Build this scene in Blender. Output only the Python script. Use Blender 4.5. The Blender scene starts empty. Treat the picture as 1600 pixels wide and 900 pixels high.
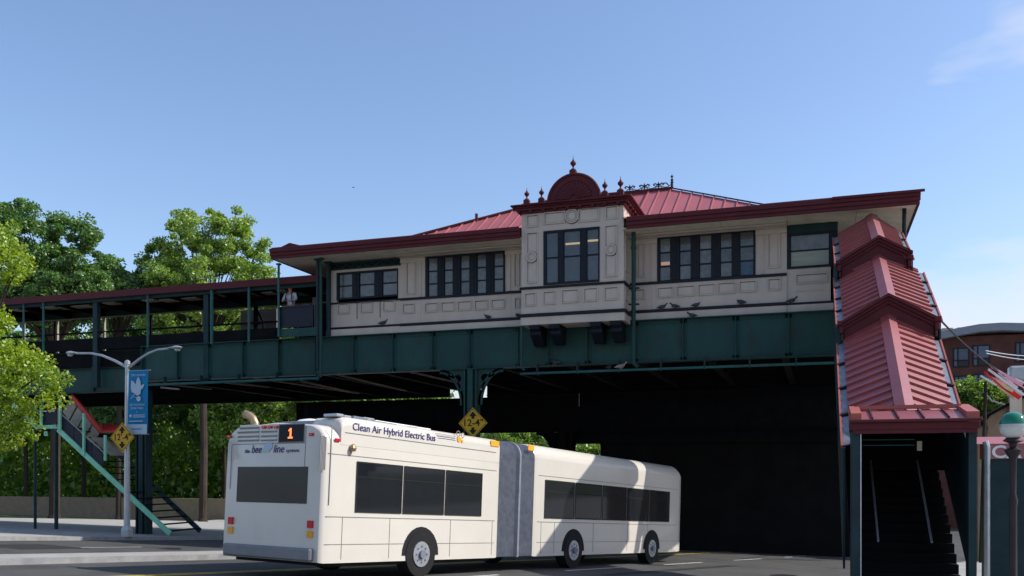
import bpy, bmesh, math, random
import numpy as np
from mathutils import Matrix, Vector
random.seed(7)
PI = math.pi
sc = bpy.context.scene
COL = sc.collection
# ------------------------------------------------------------------ camera, world, sun, exposure
TH = math.radians(18.5)          # the camera is turned this much to the left of the facade's normal
F, HY, EYE = 1422.0, 735.0, 1.6  # focal length and horizon row of a 1600 px wide frame, eye height
cam = bpy.data.objects.new('camera', bpy.data.cameras.new('camera'))
COL.objects.link(cam)
cam.location = (0, 0, EYE)
cam.rotation_euler = (PI/2, 0, TH)
cam.data.sensor_width = 36
cam.data.lens = 36*F/1600
cam.data.shift_y = (HY-450)/1600
cam.data.clip_end = 3000
sc.camera = cam

SUN = Vector((0.74, 0.22, 0.66)).normalized()      # towards the sun
w = bpy.data.worlds.new('World'); sc.world = w; w.use_nodes = True
nt = w.node_tree; nt.nodes.clear()
out = nt.nodes.new('ShaderNodeOutputWorld'); bg = nt.nodes.new('ShaderNodeBackground')
sky = nt.nodes.new('ShaderNodeTexSky'); sky.sky_type = 'NISHITA'; sky.sun_disc = False
sky.sun_elevation = math.asin(SUN.z); sky.sun_rotation = math.atan2(SUN.x, SUN.y)
sky.air_density = 1.15; sky.dust_density = 1.0; sky.ozone_density = 2.0; sky.altitude = 10
bg.inputs[1].default_value = 0.135
tc = nt.nodes.new('ShaderNodeTexCoord'); mp = nt.nodes.new('ShaderNodeMapping')
mp.inputs['Scale'].default_value = (1.5, 1.5, 4.5)
nz = nt.nodes.new('ShaderNodeTexNoise'); nz.inputs['Scale'].default_value = 2.6; nz.inputs['Detail'].default_value = 4
nz.inputs['Roughness'].default_value = 0.55
sep = nt.nodes.new('ShaderNodeSeparateXYZ')
band = nt.nodes.new('ShaderNodeMapRange'); band.inputs['From Min'].default_value = 0.235; band.inputs['From Max'].default_value = 0.05
band.inputs['To Min'].default_value = 0.0; band.inputs['To Max'].default_value = 0.50
east = nt.nodes.new('ShaderNodeMapRange'); east.inputs['From Min'].default_value = -0.35; east.inputs['From Max'].default_value = 0.35
east.inputs['To Min'].default_value = -0.10; east.inputs['To Max'].default_value = 0.20
add = nt.nodes.new('ShaderNodeMath'); add.operation = 'ADD'
add2 = nt.nodes.new('ShaderNodeMath'); add2.operation = 'ADD'
cr = nt.nodes.new('ShaderNodeMapRange'); cr.inputs['From Min'].default_value = 0.64; cr.inputs['From Max'].default_value = 0.92
cr.inputs['To Max'].default_value = 0.9
mx = nt.nodes.new('ShaderNodeMix'); mx.data_type = 'RGBA'
mx.inputs['B'].default_value = (4.7, 4.85, 5.4, 1)
L = nt.links.new
tint = nt.nodes.new('ShaderNodeMix'); tint.data_type = 'RGBA'; tint.blend_type = 'MULTIPLY'; tint.inputs['Factor'].default_value = 1
tint.inputs['B'].default_value = (0.955, 0.985, 1.09, 1)
L(tc.outputs['Generated'], mp.inputs[0]); L(mp.outputs[0], nz.inputs['Vector']); L(tc.outputs['Generated'], sep.inputs[0])
L(sep.outputs['Z'], band.inputs['Value']); L(sep.outputs['X'], east.inputs['Value'])
L(nz.outputs['Fac'], add.inputs[0]); L(band.outputs[0], add.inputs[1]); L(add.outputs[0], add2.inputs[0]); L(east.outputs[0], add2.inputs[1])
L(add2.outputs[0], cr.inputs['Value']); L(cr.outputs[0], mx.inputs['Factor'])
L(sky.outputs[0], tint.inputs['A']); L(tint.outputs['Result'], mx.inputs['A']); L(mx.outputs['Result'], bg.inputs[0]); L(bg.outputs[0], out.inputs[0])
sd = bpy.data.lights.new('sun', 'SUN'); sd.energy = 3.9; sd.angle = math.radians(0.53); sd.color = (1, 0.955, 0.88)
so = bpy.data.objects.new('sun', sd); COL.objects.link(so); so.location = (20, 0, 40)
so.rotation_euler = SUN.to_track_quat('Z', 'Y').to_euler()
sc.view_settings.view_transform = 'Standard'; sc.view_settings.look = 'None'
sc.view_settings.exposure = 0.42; sc.view_settings.gamma = 1
sc.cycles.max_bounces = 8; sc.cycles.transparent_max_bounces = 12

# ------------------------------------------------------------------ measuring helpers (photograph -> metres on a plane at depth Y)
CT, ST = math.cos(TH), math.sin(TH)
def PX(px, Y):
    a = (px-800)/F
    return Y*(a*CT-ST)/(a*ST+CT)
def PZ(px, py, Y):
    a = (px-800)/F
    return EYE+(HY-py)/F*Y/(a*ST+CT)
def P(px, py, Y): return (PX(px, Y), Y, PZ(px, py, Y))
HX, HYY = 0.2672, 0.9636      # the way the road runs
def ground(x, y):
    s = x*HX+y*HYY
    return -0.06*(min(max(s, 4.0), 45)-4.0)
def SL(s, l): return (HX*s+HYY*l, HYY*s-HX*l)   # along the road, to its right

# ------------------------------------------------------------------ materials
def mat(name, col, rough=0.6, metal=0.0, var=0.18, scale=3.0, bump=0.0, bscale=40.0, dirt=None, dscale=1.2, dlo=0.55, dhi=0.75, stretch=None, spec=0.22, coat=0.0, ob=0.0, fine=0.0):
    m = bpy.data.materials.new(name); m.use_nodes = True
    n = m.node_tree.nodes; l = m.node_tree.links.new
    b = n['Principled BSDF']
    b.inputs['Roughness'].default_value = rough; b.inputs['Metallic'].default_value = metal
    b.inputs['Specular IOR Level'].default_value = spec; b.inputs['Coat Weight'].default_value = coat
    t = n.new('ShaderNodeTexCoord'); mpn = n.new('ShaderNodeMapping'); l(t.outputs['Object'], mpn.inputs[0])
    if stretch: mpn.inputs['Scale'].default_value = stretch
    nz = n.new('ShaderNodeTexNoise'); nz.inputs['Scale'].default_value = scale; nz.inputs['Detail'].default_value = 5
    nz.inputs['Roughness'].default_value = 0.6
    l(mpn.outputs[0], nz.inputs['Vector'])
    mr = n.new('ShaderNodeMapRange'); mr.inputs['From Min'].default_value = 0.3; mr.inputs['From Max'].default_value = 0.7
    mr.inputs['To Min'].default_value = 1-var; mr.inputs['To Max'].default_value = 1+var
    l(nz.outputs['Fac'], mr.inputs['Value'])
    v = mr.outputs[0]
    if ob:
        oi = n.new('ShaderNodeObjectInfo'); m2 = n.new('ShaderNodeMapRange'); m2.inputs['To Min'].default_value = 1-ob; m2.inputs['To Max'].default_value = 1+ob
        l(oi.outputs['Random'], m2.inputs['Value']); mm = n.new('ShaderNodeMath'); mm.operation = 'MULTIPLY'
        l(v, mm.inputs[0]); l(m2.outputs[0], mm.inputs[1]); v = mm.outputs[0]
    vm = n.new('ShaderNodeVectorMath'); vm.operation = 'SCALE'; vm.inputs[0].default_value = col[:3]; l(v, vm.inputs['Scale'])
    c = vm.outputs[0]
    if dirt:
        nd = n.new('ShaderNodeTexNoise'); nd.inputs['Scale'].default_value = dscale; nd.inputs['Detail'].default_value = 8; nd.inputs['Roughness'].default_value = 0.7
        l(mpn.outputs[0], nd.inputs['Vector'])
        r = n.new('ShaderNodeMapRange'); r.inputs['From Min'].default_value = dlo; r.inputs['From Max'].default_value = dhi
        l(nd.outputs['Fac'], r.inputs['Value'])
        mxx = n.new('ShaderNodeMix'); mxx.data_type = 'RGBA'; mxx.inputs['B'].default_value = (*dirt, 1)
        l(r.outputs[0], mxx.inputs['Factor']); l(c, mxx.inputs['A']); c = mxx.outputs['Result']
    l(c, b.inputs['Base Color'])
    if bump:
        nb = n.new('ShaderNodeTexNoise'); nb.inputs['Scale'].default_value = bscale; nb.inputs['Detail'].default_value = 4
        l(t.outputs['Object'], nb.inputs['Vector']); bb = n.new('ShaderNodeBump'); bb.inputs['Strength'].default_value = bump
        bb.inputs['Distance'].default_value = 0.02; l(nb.outputs['Fac'], bb.inputs['Height']); l(bb.outputs[0], b.inputs['Normal'])
    return m
def leafmat(name, c1, c2, trans=0.35, dark=None):
    m = bpy.data.materials.new(name); m.use_nodes = True
    n = m.node_tree.nodes; l = m.node_tree.links.new; n.clear()
    o = n.new('ShaderNodeOutputMaterial'); d = n.new('ShaderNodeBsdfDiffuse'); tr = n.new('ShaderNodeBsdfTranslucent')
    g = n.new('ShaderNodeBsdfGlossy'); g.inputs['Roughness'].default_value = 0.45; g.inputs['Color'].default_value = (0.8, 0.85, 0.8, 1)
    ge = n.new('ShaderNodeNewGeometry'); t = n.new('ShaderNodeTexCoord'); nz = n.new('ShaderNodeTexNoise'); nz.inputs['Scale'].default_value = 0.9
    l(t.outputs['Object'], nz.inputs['Vector'])
    a = n.new('ShaderNodeMath'); a.operation = 'ADD'; l(nz.outputs['Fac'], a.inputs[0])
    s = n.new('ShaderNodeMapRange'); s.inputs['To Min'].default_value = -0.35; s.inputs['To Max'].default_value = 0.35
    l(ge.outputs['Random Per Island'], s.inputs['Value']); l(s.outputs[0], a.inputs[1])
    r = n.new('ShaderNodeValToRGB'); r.color_ramp.elements[0].position = 0.15; r.color_ramp.elements[1].position = 0.85
    r.color_ramp.elements[0].color = (*c1, 1); r.color_ramp.elements[1].color = (*c2, 1)
    l(a.outputs[0], r.inputs[0]); l(r.outputs[0], d.inputs[0])
    br = n.new('ShaderNodeVectorMath'); br.operation = 'MULTIPLY'; br.inputs[1].default_value = (1.5, 1.4, 0.5); l(r.outputs[0], br.inputs[0]); l(br.outputs[0], tr.inputs[0])
    m1 = n.new('ShaderNodeMixShader'); m1.inputs[0].default_value = trans; l(d.outputs[0], m1.inputs[1]); l(tr.outputs[0], m1.inputs[2])
    m2 = n.new('ShaderNodeMixShader'); m2.inputs[0].default_value = 0.06; l(m1.outputs[0], m2.inputs[1]); l(g.outputs[0], m2.inputs[2])
    l(m2.outputs[0], o.inputs[0])
    return m
def emit(name, col, s):
    m = bpy.data.materials.new(name); m.use_nodes = True; n = m.node_tree.nodes
    b = n['Principled BSDF']; b.inputs['Base Color'].default_value = (*col, 1); b.inputs['Emission Color'].default_value = (*col, 1); b.inputs['Emission Strength'].default_value = s
    return m
def glass(name, col, through, gcol=(0.9, 0.9, 0.9)):
    m = bpy.data.materials.new(name); m.use_nodes = True; n = m.node_tree.nodes; l = m.node_tree.links.new; n.clear()
    o = n.new('ShaderNodeOutputMaterial'); tr = n.new('ShaderNodeBsdfTransparent'); tr.inputs[0].default_value = (*col, 1)
    g = n.new('ShaderNodeBsdfGlossy'); g.inputs['Roughness'].default_value = 0.03; g.inputs[0].default_value = (*gcol, 1)
    d = n.new('ShaderNodeBsdfDiffuse'); t = n.new('ShaderNodeTexCoord'); nz = n.new('ShaderNodeTexNoise'); nz.inputs['Scale'].default_value = 5; nz.inputs['Detail'].default_value = 6
    l(t.outputs['Object'], nz.inputs['Vector']); r = n.new('ShaderNodeValToRGB'); r.color_ramp.elements[0].color = (0.10, 0.11, 0.12, 1); r.color_ramp.elements[1].color = (0.22, 0.23, 0.23, 1)
    l(nz.outputs['Fac'], r.inputs[0]); l(r.outputs[0], d.inputs[0])
    m0 = n.new('ShaderNodeMixShader'); m0.inputs[0].default_value = through; l(d.outputs[0], m0.inputs[1]); l(tr.outputs[0], m0.inputs[2])
    fr = n.new('ShaderNodeFresnel'); fr.inputs[0].default_value = 1.5
    m1 = n.new('ShaderNodeMixShader'); l(fr.outputs[0], m1.inputs[0]); l(m0.outputs[0], m1.inputs[1]); l(g.outputs[0], m1.inputs[2])
    l(m1.outputs[0], o.inputs[0]); return m
M = {}
M['cream'] = mat('cream_paint', (0.50, 0.43, 0.37), 0.75, var=0.08, scale=2.0, bump=0.25, bscale=30, dirt=(0.40, 0.35, 0.29), dscale=1.6, dlo=0.58, dhi=0.85, stretch=(1, 1, 0.35))
M['soffit'] = mat('soffit_paint', (0.62, 0.55, 0.44), 0.75, var=0.1, scale=2, dirt=(0.42, 0.36, 0.27), dscale=0.9)
M['shade_paint'] = mat('painted_edge_shade', (0.11, 0.10, 0.09), 0.9, var=0.5, scale=5)  # dark colour for painted shadow lines at mouldings and roundels
M['trim'] = mat('navy_trim_paint', (0.007, 0.010, 0.017), 0.5, var=0.25, scale=6)
M['teal'] = mat('teal_steel_paint', (0.014, 0.058, 0.051), 0.55, var=0.16, scale=1.5, bump=0.3, bscale=14, dirt=(0.034, 0.030, 0.024), dscale=2.4, dlo=0.52, dhi=0.74, ob=0.12, stretch=(1, 1, 0.45))
M['teal_dark'] = mat('dark_teal_steel', (0.012, 0.035, 0.040), 0.6, var=0.25, scale=2, dirt=(0.02, 0.02, 0.02))
M['teal_light'] = mat('lighter_teal_paint', (0.028, 0.11, 0.105), 0.5, var=0.2, scale=3, dirt=(0.05, 0.07, 0.06))
M['mint'] = mat('mint_paint', (0.22, 0.55, 0.38), 0.5, var=0.15, scale=3, dirt=(0.12, 0.25, 0.18))
M['black'] = mat('near_black_steel', (0.007, 0.0075, 0.009), 0.9, var=0.4, scale=2, spec=0.1)  # near-black base colour puts the under-deck shade into the steel
M['concrete_dark'] = mat('near_black_concrete', (0.007, 0.007, 0.0075), 0.95, var=0.35, scale=1.2, spec=0.2)  # deep shade under the deck is put into this near-black colour
M['rust'] = mat('rusty_brace_steel', (0.22, 0.17, 0.14), 0.8, var=0.3, scale=3)
M['red'] = mat('red_sheet_metal', (0.38, 0.115, 0.125), 0.45, var=0.10, scale=1.0, dirt=(0.36, 0.10, 0.10), dscale=0.8, ob=0.06, stretch=(1, 0.3, 1))
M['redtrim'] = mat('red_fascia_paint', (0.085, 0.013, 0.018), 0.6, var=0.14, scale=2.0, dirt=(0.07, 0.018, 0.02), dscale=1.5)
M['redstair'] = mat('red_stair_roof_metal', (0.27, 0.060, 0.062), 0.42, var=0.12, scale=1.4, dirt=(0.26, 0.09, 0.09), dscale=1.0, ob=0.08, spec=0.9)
M['redbright'] = mat('bright_red_metal', (0.62, 0.06, 0.05), 0.4, var=0.12, scale=2)
M['terracotta'] = mat('orange_red_flashing', (0.36, 0.10, 0.08), 0.5, var=0.1, scale=2)  # orange-red, lighter than the fascia paint
M['iron'] = mat('dark_iron', (0.03, 0.02, 0.025), 0.5, var=0.2)
M['silver'] = mat('clouded_skylight_sheet', (0.20, 0.215, 0.24), 0.35, metal=0.1, var=0.25, scale=4, dirt=(0.10, 0.12, 0.14), dscale=3)
M['navy_panel'] = mat('navy_guard_panel', (0.016, 0.019, 0.032), 0.5, var=0.15, scale=3)
M['grey_panel'] = mat('grey_wall_panel', (0.16, 0.145, 0.14), 0.8, var=0.12, scale=2)
M['frost'] = mat('frosted_pane', (0.105, 0.105, 0.10), 0.12, var=0.30, scale=4, dirt=(0.19, 0.185, 0.165), dscale=2.2, ob=0.35, spec=0.6)
M['frost_blue'] = mat('blue_papered_pane', (0.06, 0.10, 0.15), 0.12, var=0.25, scale=5)
M['frost_pale'] = mat('pale_blind_pane', (0.30, 0.31, 0.25), 0.15, var=0.12, scale=4, stretch=(0.3, 1, 4))
M['clear'] = glass('clear_pane', (0.75, 0.8, 0.85), 0.62)
M['room'] = mat('office_wall', (0.30, 0.30, 0.29), 0.9, var=0.1)
M['tube'] = emit('lit_tube', (1.0, 0.62, 0.28), 1.6)
M['tube_far'] = emit('lit_lamp', (1.0, 0.50, 0.26), 1.3)
M['canopy_panel'] = mat('canopy_ceiling_panel', (0.34, 0.31, 0.24), 0.7, var=0.2, scale=2, dirt=(0.16, 0.13, 0.10))
M['asphalt'] = mat('asphalt', (0.075, 0.073, 0.071), 0.9, var=0.25, scale=0.7, bump=0.5, bscale=60, dirt=(0.085, 0.083, 0.08), dscale=0.5, dlo=0.5, dhi=0.62)
M['patch'] = mat('fresh_asphalt_patch', (0.035, 0.035, 0.036), 0.95, var=0.3, scale=2, bump=0.5, bscale=70)
M['paving'] = mat('pavement_concrete', (0.33, 0.32, 0.30), 0.9, var=0.15, scale=1.0, bump=0.3, bscale=50, dirt=(0.22, 0.21, 0.2), dscale=2, ob=0.08)
M['kerb'] = mat('kerb_stone', (0.28, 0.275, 0.27), 0.85, var=0.2, scale=3, bump=0.3)
M['white_line'] = mat('road_paint_white', (0.62, 0.62, 0.60), 0.8, var=0.15, scale=4, dirt=(0.2, 0.2, 0.2), dscale=6, dlo=0.55, dhi=0.65)
M['yellow_line'] = mat('road_paint_yellow', (0.62, 0.42, 0.05), 0.8, var=0.15, scale=4, dirt=(0.2, 0.18, 0.1), dscale=6, dlo=0.55, dhi=0.65)
M['earth'] = mat('grassy_earth', (0.07, 0.10, 0.035), 1.0, var=0.35, scale=0.3, dirt=(0.13, 0.11, 0.07), dscale=0.1, bump=0.5, bscale=5)
M['bark'] = mat('bark', (0.045, 0.034, 0.026), 0.95, var=0.35, scale=3, bump=0.9, bscale=12, stretch=(1, 1, 0.25))
M['leaf_near'] = leafmat('yellow_green_leaves', (0.13, 0.24, 0.010), (0.35, 0.45, 0.028), 0.45)
M['leaf_dark'] = leafmat('dark_green_leaves', (0.045, 0.13, 0.030), (0.15, 0.27, 0.065), 0.38)
M['leaf_mid'] = leafmat('mid_green_leaves', (0.115, 0.23, 0.035), (0.32, 0.44, 0.085), 0.45)
M['leaf_wood'] = leafmat('woodland_leaves', (0.08, 0.18, 0.025), (0.25, 0.38, 0.06), 0.42)
M['leaf_light'] = leafmat('light_green_leaves', (0.11, 0.22, 0.03), (0.24, 0.36, 0.07), 0.38)
M['bus'] = mat('white_bus_paint', (0.60, 0.56, 0.495), 0.30, var=0.03, scale=1.5, dirt=(0.50, 0.46, 0.40), dscale=0.9, dlo=0.6, dhi=0.9, coat=0.3)
M['bus_grey'] = mat('grey_roof_unit', (0.16, 0.18, 0.22), 0.5, var=0.1)
M['bus_slot'] = mat('vent_slot_grey_paint', (0.22, 0.22, 0.22), 0.6, var=0.1)  # even grey for slots, joints, display surround and bumper
M['screen'] = mat('dark_display_glass', (0.006, 0.007, 0.011), 0.4, var=0.1, spec=0.15)
M['bus_window'] = mat('tinted_bus_window', (0.012, 0.014, 0.018), 0.05, var=0.1)
M['digit'] = emit('orange_digit', (1.0, 0.22, 0.05), 1.3)
M['lamp_red'] = mat('red_lens', (0.55, 0.01, 0.02), 0.25, var=0.1)
M['lamp_core'] = mat('pale_red_lens_core', (0.85, 0.35, 0.35), 0.3, var=0.05)
M['amber'] = mat('amber_lens', (0.80, 0.36, 0.02), 0.3, var=0.1)
M['rubber'] = mat('black_rubber', (0.015, 0.015, 0.016), 0.8, var=0.2)
M['bellows'] = mat('grey_bellows_fabric', (0.20, 0.21, 0.24), 0.7, var=0.2, scale=6)
M['ink_blue'] = mat('navy_lettering', (0.035, 0.035, 0.16), 0.5, var=0.05)
M['exhaust'] = mat('tan_exhaust_metal', (0.42, 0.30, 0.18), 0.35, metal=0.6, var=0.25, scale=5, dirt=(0.12, 0.08, 0.05), dscale=4)
M['galv'] = mat('galvanised_steel', (0.42, 0.44, 0.47), 0.4, metal=0.6, var=0.12, scale=5)
M['banner_blue'] = mat('blue_banner_cloth', (0.006, 0.20, 0.42), 0.7, var=0.06, scale=2)
M['banner_pale'] = mat('pale_banner_print', (0.42, 0.52, 0.62), 0.7, var=0.04)
M['sign_yellow'] = mat('yellow_sign_sheet', (0.58, 0.33, 0.015), 0.45, var=0.10, scale=4, dirt=(0.35, 0.20, 0.02), dscale=5)
M['ink'] = mat('black_sign_ink', (0.010, 0.010, 0.010), 0.5, var=0.05)
M['globe_green'] = mat('green_glass_globe', (0.005, 0.15, 0.085), 0.12, var=0.06, coat=0.5)
M['globe_white'] = mat('milky_glass_globe', (0.50, 0.51, 0.48), 0.2, var=0.05, coat=0.3)
M['brick'] = mat('brown_brick_wall', (0.095, 0.040, 0.032), 0.9, var=0.25, scale=1.0, bump=0.3, bscale=8)
M['cornice_grey'] = mat('grey_metal_cornice', (0.22, 0.24, 0.27), 0.5, var=0.08)
M['sky_glass'] = mat('reflective_window_glass', (0.07, 0.10, 0.14), 0.04, var=0.15, ob=0.2)
M['stucco'] = mat('tan_brick_wall', (0.27, 0.20, 0.13), 0.9, var=0.15, scale=2, bump=0.4, bscale=25)
M['white'] = mat('white_paint', (0.72, 0.72, 0.72), 0.5, var=0.06)
M['skin'] = mat('skin', (0.36, 0.19, 0.13), 0.6, var=0.05)
M['hair'] = mat('black_hair', (0.012, 0.010, 0.010), 0.5, var=0.2)
M['shirt'] = mat('white_grey_shirt', (0.48, 0.50, 0.55), 0.8, var=0.2, scale=9)
M['strap'] = mat('dark_strap', (0.02, 0.025, 0.04), 0.7)
M['trouser'] = mat('dark_trousers', (0.025, 0.028, 0.04), 0.85)
M['pigeon'] = mat('pigeon_grey', (0.045, 0.048, 0.058), 0.6, var=0.35, scale=14)
M['pigeon_pale'] = mat('pigeon_pale_brown', (0.28, 0.22, 0.18), 0.6, var=0.35, scale=14)
M['beige_cap'] = mat('beige_roof_boxes', (0.50, 0.46, 0.38), 0.8, var=0.08)
M['flag_red'] = mat('red_streamer', (0.72, 0.03, 0.03), 0.4, var=0.1)
M['flag_pink'] = mat('pink_streamer', (0.80, 0.38, 0.50), 0.4, var=0.1)
M['flag_white'] = mat('white_streamer', (0.82, 0.80, 0.80), 0.4, var=0.05)
M['flag_teal'] = mat('pale_teal_streamer', (0.40, 0.62, 0.62), 0.4, var=0.1)
M['flag_cream'] = mat('cream_streamer', (0.74, 0.62, 0.38), 0.4, var=0.1)

# ------------------------------------------------------------------ mesh helpers
class MB:
    def __init__(s): s.v = []; s.f = []
    def add(s, vs, fs):
        o = len(s.v); s.v += [tuple(p) for p in vs]; s.f += [tuple(i+o for i in f) for f in fs]; return s
    def hexa(s, p):
        return s.add(p, [(0, 3, 2, 1), (4, 5, 6, 7), (0, 1, 5, 4), (1, 2, 6, 5), (2, 3, 7, 6), (3, 0, 4, 7)])
    def box(s, x0, x1, y0, y1, z0, z1):
        if x0 > x1: x0, x1 = x1, x0
        if y0 > y1: y0, y1 = y1, y0
        if z0 > z1: z0, z1 = z1, z0
        return s.hexa([(x0, y0, z0), (x1, y0, z0), (x1, y1, z0), (x0, y1, z0), (x0, y0, z1), (x1, y0, z1), (x1, y1, z1), (x0, y1, z1)])
    def prism(s, pts, ext):
        n = len(pts); e = Vector(ext); q = [tuple(Vector(p)+e) for p in pts]
        s.add(list(pts)+q, [tuple(range(n))[::-1], tuple(range(n, 2*n))]+[(i, (i+1) % n, n+(i+1) % n, n+i) for i in range(n)])
        return s
    def bar(s, a, b, wx, wz, up=(0, 0, 1)):
        a = Vector(a); b = Vector(b); d = (b-a).normalized(); u = Vector(up)
        if abs(d.dot(u)) > 0.98: u = Vector((0, 1, 0))
        r = d.cross(u).normalized(); u = r.cross(d).normalized(); r = r*wx/2; u = u*wz/2
        return s.hexa([a-r-u, a+r-u, b+r-u, b-r-u, a-r+u, a+r+u, b+r+u, b-r+u])
    def tube(s, pts, rad, n=8, cap=True):
        pts = [Vector(p) for p in pts]; rs = rad if isinstance(rad, (list, tuple)) else [rad]*len(pts)
        o = len(s.v); prev = None
        for i, p in enumerate(pts):
            d = (pts[min(i+1, len(pts)-1)]-pts[max(i-1, 0)]).normalized()
            u = prev if prev is not None else (Vector((0, 0, 1)) if abs(d.z) < 0.9 else Vector((1, 0, 0)))
            r = d.cross(u).normalized(); u = r.cross(d).normalized(); prev = u
            for k in range(n):
                a = 2*PI*k/n; s.v.append(tuple(p+r*math.cos(a)*rs[i]+u*math.sin(a)*rs[i]))
        for i in range(len(pts)-1):
            for k in range(n):
                s.f.append((o+i*n+k, o+i*n+(k+1) % n, o+(i+1)*n+(k+1) % n, o+(i+1)*n+k))
        if cap:
            s.f.append(tuple(o+k for k in range(n))[::-1]); s.f.append(tuple(o+(len(pts)-1)*n+k for k in range(n)))
        return s
    def lathe(s, prof, c, n=16):
        o = len(s.v)
        for r, z in prof:
            for k in range(n):
                a = 2*PI*k/n; s.v.append((c[0]+r*math.cos(a), c[1]+r*math.sin(a), c[2]+z))
        for i in range(len(prof)-1):
            for k in range(n): s.f.append((o+i*n+k, o+i*n+(k+1) % n, o+(i+1)*n+(k+1) % n, o+(i+1)*n+k))
        s.f.append(tuple(o+k for k in range(n))[::-1]); s.f.append(tuple(o+(len(prof)-1)*n+k for k in range(n)))
        return s
    def flat(s, loops, th, mtx, res=2):
        cu = bpy.data.curves.new('c', 'CURVE'); cu.dimensions = '2D'; cu.fill_mode = 'BOTH'; cu.extrude = th/2
        for lp in loops:
            sp = cu.splines.new('POLY'); sp.points.add(len(lp)-1); sp.use_cyclic_u = True
            for i, (x, y) in enumerate(lp): sp.points[i].co = (x, y, 0, 1)
        o = bpy.data.objects.new('c', cu); COL.objects.link(o)
        me = bpy.data.meshes.new_from_object(o)
        s.add([mtx @ v.co for v in me.vertices], [tuple(p.vertices) for p in me.polygons])
        bpy.data.objects.remove(o); bpy.data.curves.remove(cu); bpy.data.meshes.remove(me)
        return s
    def mesh(s, name, m, smooth=False):
        me = bpy.data.meshes.new(name); me.from_pydata(s.v, [], s.f); me.update()
        b = bmesh.new(); b.from_mesh(me); bmesh.ops.recalc_face_normals(b, faces=b.faces); b.to_mesh(me); b.free()
        if m: me.materials.append(M[m] if isinstance(m, str) else m)
        if smooth: me.polygons.foreach_set('use_smooth', [True]*len(me.polygons))
        return me
    def build(s, name, m, parent=None, smooth=False, bevel=0.0, **kw):
        return obj(name, s.mesh(name, m, smooth), parent, bevel=bevel, smooth=smooth, **kw)
OFF = {}
def obj(name, me, parent=None, bevel=0.0, smooth=False, **kw):
    o = bpy.data.objects.new(name, me); COL.objects.link(o)
    if parent is not None:
        o.parent = parent
        if parent in ROOTS: o.matrix_parent_inverse = ROOTS[parent]
    if bevel:
        md = o.modifiers.new('bevel', 'BEVEL'); md.width = bevel; md.segments = 1; md.limit_method = 'ANGLE'
    if smooth:
        md = o.modifiers.new('split', 'EDGE_SPLIT'); md.split_angle = math.radians(40)
    for k, v in kw.items(): o[k] = v
    return o
ROOTS = {}
def thing(name, label, cat, loc=(0, 0, 0), group=None, rot=None):
    """Empty at the thing's base; its parts are given in scene coordinates unless rot is set (then in the thing's own)."""
    o = bpy.data.objects.new(name, None); COL.objects.link(o); o.location = loc; o.empty_display_size = 0.3
    if rot is None: ROOTS[o] = Matrix.Translation(-Vector(loc))
    else: o.rotation_euler = rot
    o['label'] = label; o['category'] = cat
    if group: o['group'] = group
    return o
def tag(o, label, cat, group=None):
    o['label'] = label; o['category'] = cat
    if group: o['group'] = group
    return o
def struct(name, mb, m): return mb.build(name, m, kind='structure')
FAC = Matrix(((1, 0, 0), (0, 0, -1), (0, 1, 0)))          # drawing plane -> wall facing the camera
def frame(origin, R=FAC, rot=0.0, sx=1.0):
    return Matrix.Translation(Vector(origin)) @ R.to_4x4() @ Matrix.Rotation(rot, 4, 'Z') @ Matrix.Diagonal((sx, 1, 1, 1))
def text(name, body, size, mtx, m, parent, th=0.006, width=None, align='CENTER', shear=0.0, space=1.0, offset=0.0, **kw):
    cu = bpy.data.curves.new('t', 'FONT'); cu.body = body; cu.size = size; cu.align_x = align; cu.align_y = 'CENTER'; cu.extrude = th/2
    cu.shear = shear; cu.space_character = space; cu.resolution_u = 3; cu.offset = offset
    o = bpy.data.objects.new('t', cu); COL.objects.link(o); me = bpy.data.meshes.new_from_object(o)
    bpy.data.objects.remove(o)
    if width:
        xs = [v.co.x for v in me.vertices]; k = width/(max(xs)-min(xs))
        for v in me.vertices: v.co.x *= k
    me.transform(mtx); me.materials.clear(); me.materials.append(M[m])
    me.name = name
    return obj(name, me, parent, **kw)
def circ(x, y, r, n=20): return [(x+r*math.cos(2*PI*k/n), y+r*math.sin(2*PI*k/n)) for k in range(n)]

# ------------------------------------------------------------------ GROUND, ROAD, PAVEMENT
def sheet(s0, s1, l0, l1, dz, mb=None):
    mb = mb or MB()
    st = [s for s in (4.0, 45) if s0 < s < s1]; ss = [s0]+st+[s1]
    o = len(mb.v)
    for s in ss:
        for l_ in (l0, l1):
            x, y = SL(s, l_); mb.v.append((x, y, ground(x, y)+dz))
    for i in range(len(ss)-1): mb.f.append((o+2*i, o+2*i+1, o+2*i+3, o+2*i+2))
    return mb
struct('ground', sheet(-300, 1500, -900, 900, -0.02), 'earth')
struct('road', sheet(-40, 160, -30.0, -20.6, 0.0), 'asphalt').data.name = 'road'
struct('road', sheet(-40, 160, -19.0, -5.4, 0.0), 'asphalt')
def kerbed(name, s0, s1, l0, l1, h=0.13, m='paving', slab=None):
    mb = MB()
    cuts = [s0]+[s for s in (4.0, 45) if s0 < s < s1]+[s1]
    for a, b in zip(cuts, cuts[1:]):
        pts = []
        for (s, l_) in ((a, l0), (a, l1), (b, l1), (b, l0)):
            x, y = SL(s, l_); pts.append((x, y, ground(x, y)-0.05))
        pts += [(x, y, z+0.05+h) for x, y, z in pts]
        mb.hexa(pts)
    return struct(name, mb, m)
kerbed('pavement', -40, 160, -5.2, 40, 0.125)
kerbed('pavement', -40, 160, -60, -30.2, 0.125)
kerbed('median', -40, 160, -20.4, -19.2, 0.125)
for l0 in (-30.2, -20.6, -19.2, -5.4): kerbed('kerb', -40, 160, l0, l0+0.2, 0.13, 'kerb')
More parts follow.
